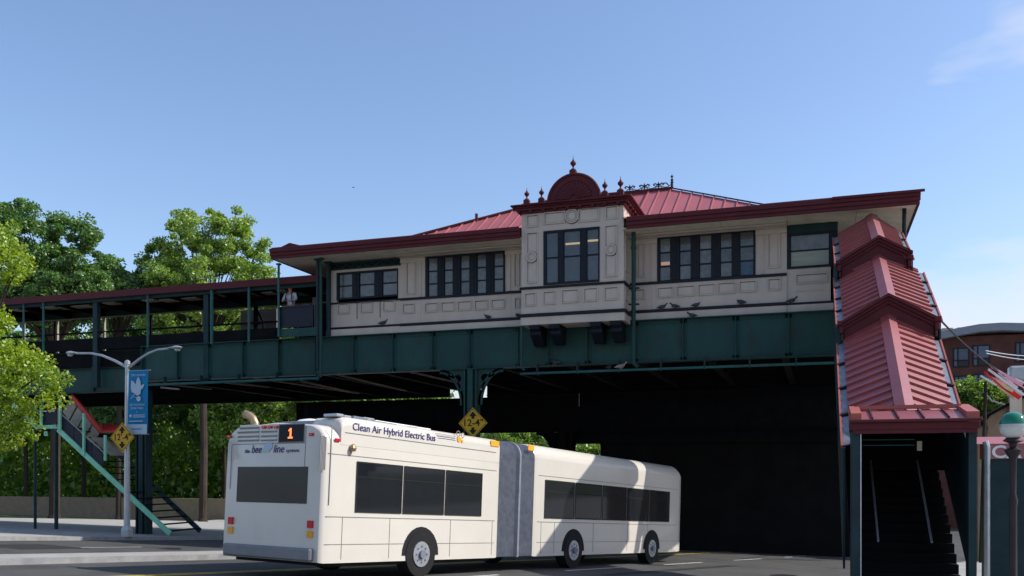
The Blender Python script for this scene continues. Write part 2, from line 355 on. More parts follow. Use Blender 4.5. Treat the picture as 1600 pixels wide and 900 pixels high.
# pavement slabs near the camera: separate pieces
pv = bpy.data.objects['pavement']
slab_meshes = []
for k in range(3):
    slab_meshes.append(MB().box(-0.74, 0.74, -0.74, 0.74, 0, 0.012+0.003*k).mesh('paving_slab', 'paving'))
for i in range(9):
    for j in range(14):
        s, l_ = 11.5+1.5*i, -4.4+1.5*j
        if s+0.76 > 45: continue
        x, y = SL(s, l_)
        o = obj('paving_slab', slab_meshes[(i*3+j) % 3], pv)
        o.location = (x, y, ground(x, y)+0.125); o.rotation_euler = (math.atan(-0.06)*HYY, math.atan(0.06)*HX, math.atan2(-HX, HYY))
for ln in (-15.45, -15.25): tag_ = struct('lane_line', sheet(-30, 140, ln, ln+0.12, 0.004), 'yellow_line')
for i in range(16):
    struct('lane_dash', sheet(-4+6*i, -1+6*i, -11.9, -11.78, 0.004), 'white_line') if i < 8 else None
    struct('lane_dash', sheet(-4+6*i, -1+6*i, -25.4, -25.28, 0.004), 'white_line') if i < 8 else None
for i in range(14): struct('crosswalk_bar', sheet(1.2, 3.6, -18.6+0.95*i, -18.1+0.95*i, 0.004), 'white_line')
# ------------------------------------------------------------------ STATION HOUSE
YW = 30.0; YB = 28.93
house = thing('station_house', 'cream panelled elevated station house with red metal roof, dark window bands and domed central bay', 'station building', (-8, 31, 6.6))
def XR(p0, p1, Y): return PX(p0, Y), PX(p1, Y)
Z0, Z1 = 6.58, 9.34        # underside of the base board, soffit
XL_, XM, XBL, XBR, XD, XE = PX(514, YW), PX(626, YW), PX(815, YB), PX(974.5, YB), PX(1229.5, YW), PX(1309, YW)
ZS, ZB = 7.80, 6.87       # sill belt, lower belt
def wallpiece(x0, x1, z0, z1, y=YW, th=0.12, m='cream', name='wall_panel'):
    return MB().box(x0, x1, y, y+th, z0, z1).build(name, m, house)
def belt(x0, x1, z, y=YW, h=0.075, d=0.06, name='belt_course'):
    MB().box(x0, x1, y-d, y-0.002, z-h/2, z+h/2).build(name, 'trim', house, bevel=0.008)
def mould(x0, x1, z0, z1, y=YW, w=0.032, d=0.045, rec=True):
    """raised rectangular moulding with a slightly proud field"""
    mb = MB()
    mb.box(x0, x1, y-d, y-0.001, z0, z0+w); mb.box(x0, x1, y-d, y-0.001, z1-w, z1)
    mb.box(x0, x0+w, y-d, y-0.001, z0+w, z1-w); mb.box(x1-w, x1, y-d, y-0.001, z0+w, z1-w)
    mb.box(x0+w+0.03, x1-w-0.03, y-0.008, y-0.0015, z0+w+0.03, z1-w-0.03)
    g = 0.011; j = MB()       # dark strips paint the shadow line inside the moulding
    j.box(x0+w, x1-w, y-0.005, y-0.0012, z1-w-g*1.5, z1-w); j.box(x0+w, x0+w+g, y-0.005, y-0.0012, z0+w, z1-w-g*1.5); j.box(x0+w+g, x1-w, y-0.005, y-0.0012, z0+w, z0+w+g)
    o = mb.build('panel_moulding', 'cream', house, bevel=0.006); j.build('edge_shade_line', 'shade_paint', o)
    return o
def mouldp(p0, p1, y0, y1, Y=YW, **k):
    pm = (p0+p1)/2; mould(PX(p0, Y), PX(p1, Y), PZ(pm, y1, Y), PZ(pm, y0, Y), Y, **k)
def window(p_list, pm, ytop, ybot, rows, x0p, x1p, Y=YW, panemat=None, name='window', rowfr=None):
    """a band of sashes: p_list = pane edges in px"""
    x0, x1 = PX(x0p, Y), PX(x1p, Y); z1, z0 = PZ(pm, ytop, Y), PZ(pm, ybot, Y)
    fo = MB(); fr = 0.05
    fo.box(x0, x1, Y-0.05, Y+0.10, z0, z0+0.07); fo.box(x0, x1, Y-0.05, Y+0.10, z1-0.07, z1)
    edges = [x0]+[PX(p, Y) for pr in p_list for p in pr]+[x1]
    for i in range(0, len(edges), 2):
        a, b = edges[i], edges[i+1]
        fo.box(a, b, Y-0.045, Y+0.10, z0+0.07, z1-0.07)
        if b-a > 0.16: fo.box((a+b)/2-0.05, (a+b)/2+0.05, Y-0.06, Y-0.045, z0+0.07, z1-0.09)
    wn = fo.build(name, 'trim', house, bevel=0.006)
    for ci, (a, b) in enumerate(p_list):
        xa, xb = PX(a, Y), PX(b, Y)
        ht = (z1-z0-0.14)
        cuts = rowfr or [i/rows for i in range(rows+1)]
        sash = MB()
        zs = [z1-0.07-ht*c for c in cuts]
        for k in range(1, len(zs)-1): sash.box(xa, xb, Y-0.005, Y+0.045, zs[k]-0.025, zs[k]+0.025)
        sash.box(xa, xa+0.02, Y-0.004, Y+0.044, zs[-1], zs[0]); sash.box(xb-0.02, xb, Y-0.004, Y+0.044, zs[-1], zs[0])
        if len(zs) > 2: sash.build('sash', 'trim', wn)
        for k in range(len(zs)-1):
            mm = panemat(ci, k) if panemat else 'frost'
            top = zs[k]-(0.025 if k else 0); bot = zs[k+1]+(0.025 if k < len(zs)-2 else 0)
            ty = random.uniform(-0.004, 0.004)
            MB().box(xa+0.02, xb-0.02, Y+0.015, Y+0.021, bot, top).build('pane', mm, wn)
    return x0, x1, z0, z1
# --- section A (left office)
xa0, xa1, za0, za1 = window([(530, 551), (562, 585.5), (598, 621)], 575, 423, 466, 2, 526.5, 622, panemat=lambda c, k: 'frost')
wallpiece(XL_+0.02, xa0, ZS, za1+0.10); wallpiece(xa1, XM, ZS, za1+0.10)
wallpiece(xa0, xa1, za1, za1+0.10)
lat = MB(); lz0, lz1 = za1+0.10, 9.30
MB().box(XL_-0.1, XM, YW+0.06, YW+0.12, lz0, lz1).build('transom_board', 'trim', house)
lat.box(XL_-0.1, XM, YW-0.03, YW+0.05, lz1-0.05, lz1); lat.box(XL_-0.1, XM, YW-0.03, YW+0.05, lz0, lz0+0.05)
xx = XL_-0.1
while xx < XM-0.3:
    lat.bar((xx, YW, lz0+0.05), (xx+0.17, YW, lz1-0.05), 0.03, 0.03); lat.bar((xx+0.17, YW, lz1-0.05), (xx+0.34, YW, lz0+0.05), 0.03, 0.03); xx += 0.34
lat.build('lattice_truss', 'teal_dark', house)
wallpiece(XL_-0.02, XM, ZB, ZS)
for p0, p1 in ((528, 546.5), (563.5, 582.5), (598.5, 617.5)):
    mouldp(p0, p1, 474-(p0-528)*.066, 490.5-(p0-528)*.055)
for p in (558, 594): MB().box(PX(p, YW)-.012, PX(p, YW)+.012, YW-0.01, YW-0.001, ZB+0.3, ZS-0.04).build('panel_joint', 'trim', house)
belt(XL_-0.03, XM, ZS+0.0, h=0.06); belt(XL_-0.05, XM, ZB, h=0.075)
MB().box(XL_-0.10, XM, YW-0.05, YW+0.1, Z0, ZB-0.04).build('base_board', 'cream', house, bevel=0.01)
# small teal corner post beside section A
# --- section B (five windows) and C (five windows)
B = window([(669.5, 684), (694.5, 708), (720, 734), (745.5, 760), (772, 787)], 727, 397, 463, 3, 665, 789.5)
def pmC(c, k):
    if c == 4 and k == 2: return 'frost_blue'
    if c == 0 and k == 1: return 'clear'
    return 'frost'
C = window([(1031, 1048), (1062, 1080), (1093, 1112), (1125.5, 1144), (1156, 1178)], 1103, 364.5, 437.5, 3, 1027, 1180.5, panemat=pmC)
for (g, xs, xe) in ((B, XM, XBL), (C, XBR, XD)):
    wallpiece(xs, g[0], ZS, Z1-0.002); wallpiece(g[1], xe, ZS, Z1-0.002); wallpiece(g[0], g[1], g[3], Z1-0.002)
    wallpiece(xs, xe, ZB, ZS, y=YW-0.02 if xs == XM else YW-0.02, th=0.14)
    belt(xs, xe, ZS-0.015, y=YW, h=0.085, d=0.075); belt(xs, xe, ZB-0.01, y=YW, h=0.095, d=0.10)
    MB().box(xs, xe, YW-0.07, YW+0.1, Z0-0.01, ZB-0.06).build('base_board', 'cream', house, bevel=0.01)
    MB().box(xs, xe, YW-0.42, YW-0.001, Z1-0.055, Z1-0.003).build('crown_moulding', 'cream', house, bevel=0.015); MB().box(xs, xe, YW-0.16, YW-0.001, Z1-0.08, Z1-0.056).build('bed_moulding', 'cream', house, bevel=0.01)
    for fa_, fb_ in ((xs, g[0]), (g[1], xe)): MB().box(fa_, fb_, YW-0.05, YW-0.001, Z1-0.24, Z1-0.081).build('frieze_board', 'cream', house, bevel=0.01)
yy = YW-0.02
mouldp(635, 650, 404, 460); mouldp(803.5, 812, 391, 447)
mouldp(629, 648, 474.5, 490, Y=yy)
for p0, p1 in ((664, 684.5), (689.5, 710.5), (715, 737), (741.5, 762.5), (767.5, 789), (804, 812.5)):
    mouldp(p0, p1, 473-(p0-664)*.055, 488-(p0-664)*.047, Y=yy)
for p in (657.5, 798): MB().box(PX(p, yy)-.008, PX(p, yy)+.008, yy-0.012, yy-0.001, ZB+0.05, ZS-0.06).build('panel_joint', 'cream', house)
for p in (658, 797): MB().box(PX(p, YW)-.02, PX(p, YW)+.02, YW-0.03, YW-0.001, ZS+0.05, Z1-0.27).build('pilaster_edge', 'cream', house)
mouldp(996, 1008.5, 379, 433); mouldp(1199, 1219, 356, 419, w=0.045)
for p0, p1 in ((990.5, 1008), (1027, 1052.5), (1057.5, 1085.5), (1090.5, 1117), (1121.5, 1149.5), (1154.5, 1182.5), (1199.5, 1220)):
    mouldp(p0, p1, 451.5-(p0-990)*.079, 468-(p0-990)*.067, Y=yy)
for p in (1018, 1192): MB().box(PX(p, YW)-.02, PX(p, YW)+.02, YW-0.03, YW-0.001, ZS+0.05, Z1-0.27).build('pilaster_edge', 'cream', house)
for p in (1019,): MB().box(PX(p, yy)-.008, PX(p, yy)+.008, yy-0.012, yy-0.001, ZB+0.05, ZS-0.06).build('panel_joint', 'cream', house)
# --- section D (right, dark frame)
YD = YW+0.02
D = window([(1235, 1296)], 1266, 363, 418.5, 2, 1229.8, 1301, Y=YD, panemat=lambda c, k: 'frost' if k == 0 else 'frost_pale')
MB().box(XD, XE, YD, YD+0.1, D[3], Z1-0.003).build('transom_board', 'teal_dark', house)
MB().box(D[1], XE, YD-0.03, YD+0.1, ZB-0.06, D[3]).build('corner_post', 'trim', house)
MB().box(XD, PX(1298, YD), YD-0.002, YD+0.1, ZB-0.02, D[2]).build('wall_panel', 'cream', house)
mouldp(1243, 1293, 427, 443, Y=YD-0.003); 
MB().box(PX(1232, YD), PX(1297, YD), YD-0.02, YD-0.003, 7.22, 7.245).build('panel_joint', 'cream', house)
belt(XD, D[1]+0.02, ZB-0.02, y=YD, h=0.06, d=0.05)
MB().box(XD, XE, YD-0.05, YD+0.1, Z0, ZB-0.06).build('base_board', 'cream', house, bevel=0.01)
# --- the bay
bay_z1 = 10.16
x0, x1 = XBL, XBR
BW = window([(853.5, 872.5), (881, 907), (917, 935.5)], 893, 358, 443, 2, 849.5, 937, Y=YB, rowfr=[0, 0.5, 1], panemat=lambda c, k: 'clear')
MB().box(x0, BW[0], YB, YB+0.1, ZS-0.1, bay_z1).build('bay_wall', 'cream', house)
MB().box(BW[1], x1, YB, YB+0.1, ZS-0.1, bay_z1).build('bay_wall', 'cream', house)
MB().box(BW[0], BW[1], YB, YB+0.1, BW[3], bay_z1).build('bay_wall', 'cream', house)
MB().box(BW[0], BW[1], YB, YB+0.1, ZS-0.1, BW[2]).build('bay_wall', 'cream', house)
MB().box(x0, x1, YB-0.003, YB+0.1, ZB-0.05, ZS-0.1).build('bay_wall', 'cream', house)
MB().box(x1-0.1, x1-0.001, YB+0.1, 31.6, ZB-0.05, bay_z1).build('bay_side_wall', 'cream', house)
MB().box(x0+0.001, x0+0.1, YB+0.1, 31.6, ZB-0.05, bay_z1).build('bay_side_wall', 'cream', house)
zbs = PZ(893, 444, YB)-0.045; zbb = PZ(893, 489.5, YB)
for z, h, d in ((zbs, 0.08, 0.06), (zbb, 0.10, 0.08)):
    mb = MB(); mb.box(x0-d, x1+d, YB-d, YB-0.004, z-h/2, z+h/2); mb.box(x1+0.001, x1+d, YB-0.004, YW-0.08, z-h/2, z+h/2)
    mb.build('bay_belt_course', 'trim', house, bevel=0.01)
bz0 = PZ(893, 504.5, YB)
MB().box(x0-0.03, x1+0.03, YB-0.03, YW-0.1, bz0, zbb-0.052).build('bay_base', 'cream', house, bevel=0.01)
yb2 = YB-0.003
mp_ = [(820, 838, 457.5, 478.5), (848.5, 868.5, 455, 476), (877.5, 904.5, 452, 473.5), (912, 934.5, 449.5, 471), (944, 966.5, 448, 469)]
for p0, p1, a, b in mp_: mouldp(p0, p1, a, b, Y=yb2)
mouldp(823, 841, 363, 442.5, Y=YB); mouldp(945, 965, 351.5, 432.5, Y=YB)
mouldp(823, 842, 335.5, 355, Y=YB); mouldp(946, 966, 321.5, 342.5, Y=YB)
mouldp(850, 883, 331, 350, Y=YB); mouldp(904, 937, 324.5, 346.5, Y=YB)
for px, py, r in ((894, 338, 0.235), (831, 402, 0.185), (955, 390.5, 0.19)):
    cx, _, cz = P(px, py, YB)
    mb = MB(); mb.flat([circ(0, 0, r, 28), circ(0, 0, r-0.04, 28)], 0.07, frame((cx, YB-0.036, cz)))
    mb.flat([circ(0, 0, r*0.72, 28), circ(0, 0, r*0.72-0.03, 28)], 0.06, frame((cx, YB-0.031, cz)))
    mb.flat([circ(0, 0, r-0.041, 28)], 0.05, frame((cx, YB-0.0262, cz)))
    rd = mb.build('roundel', 'cream', house)
    mb = MB(); mb.flat([circ(0, 0, r-0.045, 28), circ(0, 0, r-0.058, 28)], 0.006, frame((cx, YB-0.054, cz))); mb.flat([circ(0, 0, r*0.72-0.032, 28), circ(0, 0, r*0.72-0.043, 28)], 0.006, frame((cx, YB-0.054, cz))); mb.flat([circ(0, 0, r+0.013, 28), circ(0, 0, r+0.001, 28)], 0.05, frame((cx, YB-0.026, cz))); mb.build('edge_shade_line', 'shade_paint', rd)  # dark rings paint the shade lines round the roundel
mould_s = MB()
for z0_, z1_ in ((8.1, 9.2), (7.15, 7.55)):
    mould_s.box(x1, x1+0.02, YB+0.25, YB+0.28, z0_, z1_); mould_s.box(x1, x1+0.02, YB+0.80, YB+0.83, z0_, z1_)
    mould_s.box(x1, x1+0.02, YB+0.28, YB+0.80, z0_, z0_+0.03); mould_s.box(x1, x1+0.02, YB+0.28, YB+0.80, z1_-0.03, z1_)
mould_s.build('bay_side_moulding', 'cream', house)
# room behind the bay windows with its two lit tubes
rm = MB(); rm.box(x0+0.11, x1-0.11, 31.3, 31.4, 7.2, 9.9); rm.box(x0+0.11, x1-0.11, YB+0.12, 31.3, 9.75, 9.8); rm.box(x0+0.11, x1-0.11, YB+0.12, 31.3, 7.1, 7.15)
rm.build('office_interior', 'room', house)
for pa, pb, ya, yb in ((884, 906, 381.5, 378.5), (918, 936, 376.5, 374)):
    a = Vector(P(pa, ya, YB+0.5)); b = Vector(P(pb, yb, YB+0.5)); b.z = a.z
    MB().bar(a, b, 0.07, 0.05).build('ceiling_tube', 'tube', house)
MB().box(PX(1020, 30.6), PX(1060, 30.6), 30.7, 30.75, 7.9, 9.2).build('office_interior', 'room', house)
a = P(1033, 412, 30.35); MB().box(a[0], a[0]+0.28, 30.35, 30.4, a[2]-0.05, a[2]+0.05).build('lit_notice', 'tube_far', house)
# half drawn blinds behind the lower bay panes
for p0, p1 in ((853.5, 872), (882, 906), (917.5, 935)):
    MB().box(PX(p0, YB), PX(p1, YB), YB+0.09, YB+0.1, BW[2]+0.05, BW[2]+(0.95 if p0 != 882 else 0.35)).build('blind', 'frost_pale' if p0 != 882 else 'frost', house)
# dark consoles under the bay
def console(px0, px1, ytop, ybot):
    xa, xb = PX(px0, 29.3), PX(px1, 29.3); zt = bz0-0.003; zb = PZ((px0+px1)/2, ybot, 29.5)
    pr = [(0, 0.90, zt), (0, 0.05, zt), (0, 0.02, zt-0.12), (0, 0.16, zt-0.22), (0, 0.20, zt-0.36), (0, 0.42, zb+0.12), (0, 0.55, zb+0.02), (0, 0.70, zb), (0, 0.90, zb+0.04)]
    mb = MB(); mb.prism([(xa, YB+y, z) for _, y, z in pr], (xb-xa, 0, 0))
    mb.box(xa-0.03, xb+0.03, YB+0.02, YB+0.9, zt-0.06, zt-0.004)
    mb.tube([(xa-0.02, YB+0.22, zt-0.26), (xb+0.02, YB+0.22, zt-0.26)], 0.10, 12)
    mb.build('console_bracket', 'trim', house, bevel=0.01)
for a in ((832, 847, 512, 542), (863, 878, 510, 539), (926, 942, 505, 537), (957, 973, 503, 535)): console(*a)
# --- bay cornice and parapet
zc0 = bay_z1
cor = MB(); ov = 0.20
def ring(d, za, zb, mb):     # runs front, and along the right and left side
    mb.box(x0-d, x1+d, YB-d, YB-0.001 if d > 0.05 else YB+0.03, za, zb)
    mb.box(x1-0.02, x1+d, YB-0.001, 31.2, za, zb); mb.box(x0-d, x0+0.02, YB-0.001, 31.2, za, zb)
for d, za, zb in ((0.08, zc0-0.02, zc0+0.06), (0.16, zc0+0.061, zc0+0.14), (0.21, zc0+0.141, zc0+0.19), (0.30, zc0+0.191, zc0+0.24)): ring(d, za, zb, cor)
cor.build('cornice', 'redtrim', house, bevel=0.008)
xx = x0-0.1
while xx < x1+0.1:
    MB().box(xx, xx+0.09, YB-0.19, YB-0.081, zc0+0.0, zc0+0.06).build('dentil_block', 'redtrim', house); xx += 0.42
yy_ = YB+0.15
while yy_ < 31.0:
    MB().box(x1+0.081, x1+0.19, yy_, yy_+0.09, zc0+0.0, zc0+0.06).build('dentil_block', 'redtrim', house); yy_ += 0.42
MB().box(x0-0.1, x1+0.1, YB, 31.2, zc0+0.192, zc0+0.23).build('bay_roof', 'redtrim', house)
MB().prism([(x0, 31.0, 10.2), (x0, 33.5, 11.85), (x0, 33.5, 10.2)], (x1-x0, 0, 0)).build('rear_slope', 'red', house)
MB().box(x0+0.0, x1-0.0, YB-0.02, YB+0.16, zc0+0.241, zc0+0.34).build('parapet', 'redtrim', house, bevel=0.01)
zp = zc0+0.34
# arch with sunburst
acx = PX(896.5, YB-0.05); R_ = 0.865
arc = [(R_*math.cos(PI*k/32), R_*1.0*math.sin(PI*k/32)) for k in range(33)]
arc = [(x, y+0.0) for x, y in arc]
mb = MB(); mb.flat([arc], 0.16, frame((acx, YB+0.06, zp-0.08)))
arch = mb.build('arched_pediment', 'redtrim', house)
rim = MB(); pts = [(R_*1.02*math.cos(PI*k/24), R_*1.02*math.sin(PI*k/24)) for k in range(25)]
rim.tube([(acx+x, YB-0.03, zp-0.08+y) for x, y in pts], 0.045, 6); rim.build('arch_moulding', 'redtrim', arch)
pts = [(R_*0.72*math.cos(PI*k/24), R_*0.72*math.sin(PI*k/24)) for k in range(25)]
rim = MB(); rim.tube([(acx+x, YB-0.025, zp-0.03+y) for x, y in pts], 0.018, 6); rim.build('arch_inner_moulding', 'redtrim', arch)
for k in range(1, 16):
    a = PI*k/16; r0, r1 = 0.14, 0.56
    q = MB(); c, s_ = math.cos(a), math.sin(a); zc = zp-0.02
    w0, w1 = 0.010, 0.045
    pl = [(acx+c*r0-s_*w0, YB-0.021, zc+s_*r0+c*w0), (acx+c*r1-s_*w1, YB-0.021, zc+s_*r1+c*w1), (acx+c*(r1+0.03), YB-0.021, zc+s_*(r1+0.03)), (acx+c*r1+s_*w1, YB-0.021, zc+s_*r1-c*w1), (acx+c*r0+s_*w0, YB-0.021, zc+s_*r0-c*w0)]
    q.prism(pl, (0, -0.03, 0)); q.build('sunburst_ray', 'redtrim', arch)
def finial(x, y, z, s, name='finial', block=True):
    f = MB()
    if block:
        f.box(x-0.13*s, x+0.13*s, y-0.12*s, y+0.12*s, z, z+0.20*s); f.lathe([(0.125*s, 0.2*s), (0.10*s, 0.25*s), (0.05*s, 0.285*s), (0.03*s, 0.30*s)], (x, y, z), 12)
    f.lathe([(0.03*s, 0.28*s), (0.028*s, 0.34*s), (0.05*s, 0.36*s), (0.035*s, 0.38*s), (0.09*s, 0.42*s), (0.122*s, 0.48*s), (0.112*s, 0.53*s), (0.06*s, 0.575*s), (0.03*s, 0.60*s), (0.045*s, 0.62*s), (0.018*s, 0.65*s), (0.010*s, 0.74*s), (0.003*s, 0.80*s)], (x, y, z), 12)
    f.build(name, 'redtrim', house, smooth=True)
for px, yb_, s in ((823, 311, 0.72), (846, 308, 0.72), (945, 299, 0.76), (969.5, 296, 0.80)):
    finial(PX(px, YB+0.05), YB+0.06, zp-0.02, s)
finial(PX(895.5, YB+0.05), YB+0.06, zp-0.08+R_*1.0, 0.82)
# --- main roof
YE = 28.8; ZF0, ZF1 = 9.32, 9.66
XEL, XER = PX(424.5, YE), PX(1437, YE)
YR = 33.5; ZR = 11.90; YBK = 38.2
RA, RB = PX(862, YR), PX(1050, YR)
KL, KR = PX(645, 31), PX(1196, 31); ZK = 10.28
eave = [(XEL, YE), (XER, YE), (XER, YBK), (XEL, YBK)]
kin = [(KL, 31.0), (KR, 31.0), (KR, 36.0), (KL, 36.0)]
roof = MB()
for i in range(4):
    j = (i+1) % 4
    if i in (0,): continue
    roof.add([(*eave[i], ZF1+0.02), (*eave[j], ZF1+0.02), (*kin[j], ZK), (*kin[i], ZK)], [(0, 1, 2, 3)])
roof.add([(*kin[1], ZK), (*kin[2], ZK), (RB, YR, ZR)], [(0, 1, 2)]); roof.add([(*kin[2], ZK), (*kin[3], ZK), (RA, YR, ZR), (RB, YR, ZR)], [(0, 1, 2, 3)])
roof.add([(*kin[3], ZK), (*kin[0], ZK), (RA, YR, ZR)], [(0, 1, 2)])
rf = roof.build('roof', 'red', house)
# front slope as separate standing-seam pans
def zsk(x, y):
    """height of the front slope (low skirt, then steep part) at x,y"""
    if y <= 31: return ZF1+0.02+(ZK-ZF1-0.02)*(y-YE)/(31-YE)
    return ZK+(ZR-ZK)*(y-31)/(YR-31)
def ytop(x):
    if x < KL: return 31-(31-YE)*(KL-x)/(KL-XEL)
    if x > KR: return 31-(31-YE)*(x-KR)/(XER-KR)
    if x < RA: return 31+(YR-31)*(x-KL)/(RA-KL)
    if x > RB: return 31+(YR-31)*(KR-x)/(KR-RB)
    return YR
xs = sorted([XEL+0.42*i for i in range(int((XER-XEL)/0.42)+1) if not (x0-0.2 < XEL+0.42*i < x1+0.2)]+[XER, x0-0.015, x1+0.015])
seams = []
for a, b in zip(xs, xs[1:]):
    if b-a < 0.02: continue
    pm = MB()
    q = []
    YE0 = YE
    if b > x0-0.02 and a < x1+0.01: continue
    for x in (a, b):
        yt = max(ytop(x), YE+0.02); ym = min(31.0, yt)
        q.append([(x, YE, zsk(x, YE)), (x, ym, zsk(x, ym)), (x, yt, zsk(x, yt))])
    (a0, a1, a2), (b0, b1, b2) = q
    pm.add([a0, b0, b1, a1], [(0, 1, 2, 3)])
    if a2[1]-a1[1] > 0.01 or b2[1]-b1[1] > 0.01: pm.add([a1, b1, b2, a2], [(0, 1, 2, 3)])
    pm.build('roof_pan', 'red', rf)
    sm = MB(); yt = max(ytop(a), YE+0.1); ym = min(31.0, yt)
    up = 0.045
    def P3(y): return (a, y, zsk(a, y)+up/2)
    sm.bar(P3(YE), P3(ym), 0.035, up)
    if yt > 31.05: sm.bar(P3(31), P3(yt), 0.035, up)
    sm.build('roof_seam', 'red', rf)
cap = MB()
z_ = 0.05
cap.bar((RA, YR, ZR+z_), (RB, YR, ZR+z_), 0.18, 0.06); cap.bar((RB, YR, ZR+z_), (KR, 31, ZK+z_), 0.12, 0.045); cap.bar((RA, YR, ZR+z_), (KL, 31, ZK+z_), 0.16, 0.06)
cap.bar((KR, 31, ZK+z_), (XER, YE, ZF1+z_), 0.12, 0.05); cap.bar((KL, 31, ZK+z_), (XEL, YE, ZF1+z_), 0.12, 0.05)
cap.build('ridge_cap', 'redtrim', rf)
MB().tube([(-12.15, 32.1, 10.8), (-12.15, 32.1, 11.27)], 0.06, 8).build('vent_pipe', 'redtrim', rf)
# fascia: front, both ends; the gutter line along its top, a gutter board in short lengths
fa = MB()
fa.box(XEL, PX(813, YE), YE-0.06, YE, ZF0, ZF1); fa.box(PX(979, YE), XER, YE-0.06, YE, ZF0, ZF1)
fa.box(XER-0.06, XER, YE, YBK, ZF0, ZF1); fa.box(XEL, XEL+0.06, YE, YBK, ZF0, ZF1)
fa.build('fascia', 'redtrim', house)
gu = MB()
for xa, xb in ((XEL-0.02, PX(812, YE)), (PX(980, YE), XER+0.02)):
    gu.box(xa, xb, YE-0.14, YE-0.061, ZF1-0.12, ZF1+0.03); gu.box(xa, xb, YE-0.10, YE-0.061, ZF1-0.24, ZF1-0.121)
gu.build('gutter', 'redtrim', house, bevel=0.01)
jx = [XEL+2.4*i for i in range(1, 9)]
# little hipped bump at the left end of the eave
bp = MB(); xa, xb = PX(437, YE), PX(476, YE); zt = PZ(454, 380, YE)
bp.add([(xa-0.1, YE-0.07, ZF1), (PX(454, YE), YE-0.07, zt), (xb+0.1, YE-0.07, ZF1), (xa-0.1, YE+0.9, ZF1), (PX(454, YE), YE+1.4, zt), (xb+0.1, YE+0.9, ZF1)],
       [(0, 1, 2), (0, 3, 4, 1), (1, 4, 5, 2), (3, 5, 4), (0, 2, 5, 3)])
bp.build('hip_end_cap', 'redtrim', rf)
MB().box(PX(1300, YE), XER+0.12, YE-0.2, YE-0.141, ZF1-0.02, ZF1+0.05).build('end_gutter', 'redtrim', house)
# soffit boards
sf = house
sb = sorted([XEL+0.06+2.0*i for i in range(int((XER-XEL)/2.0)+1)]+[XER-0.06, x0, x1])
for a, b in zip(sb, sb[1:]):
    if b-a > 0.05: MB().box(a, b-0.012, YE+0.001 if not (x0-0.01 < (a+b)/2 < x1+0.01) else 31.7, YBK-0.07, Z1+0.001, Z1+0.03).build('soffit_board', 'soffit', house)
# house volume behind (back and ends), porch at stair head
bk = MB()
bk.box(XL_-0.1, XL_, YW+0.12, 37.2, 6.6, Z1); bk.box(XL_, 2.5, 37.1, 37.2, 6.6, Z1); bk.box(XE-0.1, XE, YW+0.12, 37.2, 6.6, Z1)
bk.build('rear_wall', 'teal_dark', house)
MB().box(XE, 2.6, 32.4, 32.5, 6.6, Z1).build('stair_head_wall', 'black', house)
MB().box(XL_, XE-0.1, YW+0.9, YW+1.0, 6.7, Z1).build('inner_wall', 'black', house) if False else None
a = P(1413, 326, 29.2); MB().tube([(a[0], 29.2, Z1), (a[0], 29.2, 7.0)], 0.06, 8).build('corner_post', 'trim', house)
# cresting
cz = ZR+0.09; spots = [PX(p, YR) for p in (984, 1007, 1029)]
def fleur(x, s=1.0):
    f = MB(); y = YR
    f.lathe([(0.02, 0), (0.02, 0.18), (0.045, 0.22), (0.03, 0.27), (0.005, 0.36)], (x, y, cz), 8)
    for sg in (-1, 1):
        f.tube([(x, y, cz+0.12), (x+sg*0.06, y, cz+0.22), (x+sg*0.13, y, cz+0.27), (x+sg*0.18, y, cz+0.23), (x+sg*0.16, y, cz+0.16), (x+sg*0.12, y, cz+0.17)], [0.02, 0.028, 0.034, 0.034, 0.026, 0.012], 6)
        f.tube([(x, y, cz+0.10), (x+sg*0.08, y, cz+0.09), (x+sg*0.13, y, cz+0.03)], [0.018, 0.022, 0.014], 6)
    f.box(x-0.07, x+0.07, y-0.02, y+0.02, cz+0.08, cz+0.11)
    return f
CS = len(bpy.data.objects)
cres = MB(); cres.bar((PX(975, YR), YR, cz), (RB, YR, cz), 0.03, 0.03); cr_ = cres.build('ridge_cresting', 'iron', rf)
for x in spots: fleur(x).build('fleur_ornament', 'iron', cr_)
for a, b in zip(spots, spots[1:]+[RB+0.05]):
    n = 8; MB().tube([(a+0.05+(b-a-0.1)*k/n, YR, cz+0.03+0.16*((2*k/n-1)**2)) for k in range(n+1)], 0.016, 6).build('swag_scroll', 'iron', cr_)
f = MB(); f.tube([(RB-0.12, YR, cz+0.1), (RB-0.2, YR, cz+0.24), (RB-0.28, YR, cz+0.26), (RB-0.3, YR, cz+0.18)], [0.02, 0.03, 0.03, 0.015], 6); f.build('end_scroll', 'iron', cr_)
f = MB(); f.lathe([(0.05, 0), (0.045, 0.25), (0.07, 0.27), (0.03, 0.31), (0.05, 0.38), (0.055, 0.42), (0.02, 0.46), (0.02, 0.52), (0.055, 0.57), (0.05, 0.61), (0.01, 0.66), (0.003, 0.76)], (RB, YR, cz-0.02), 10); f.build('ridge_finial', 'iron', cr_, smooth=True)

for o_ in [cr_]+list(cr_.children):      # cresting stands 0.68 as tall
    for v_ in o_.data.vertices: v_.co.z = cz+(v_.co.z-cz)*0.68
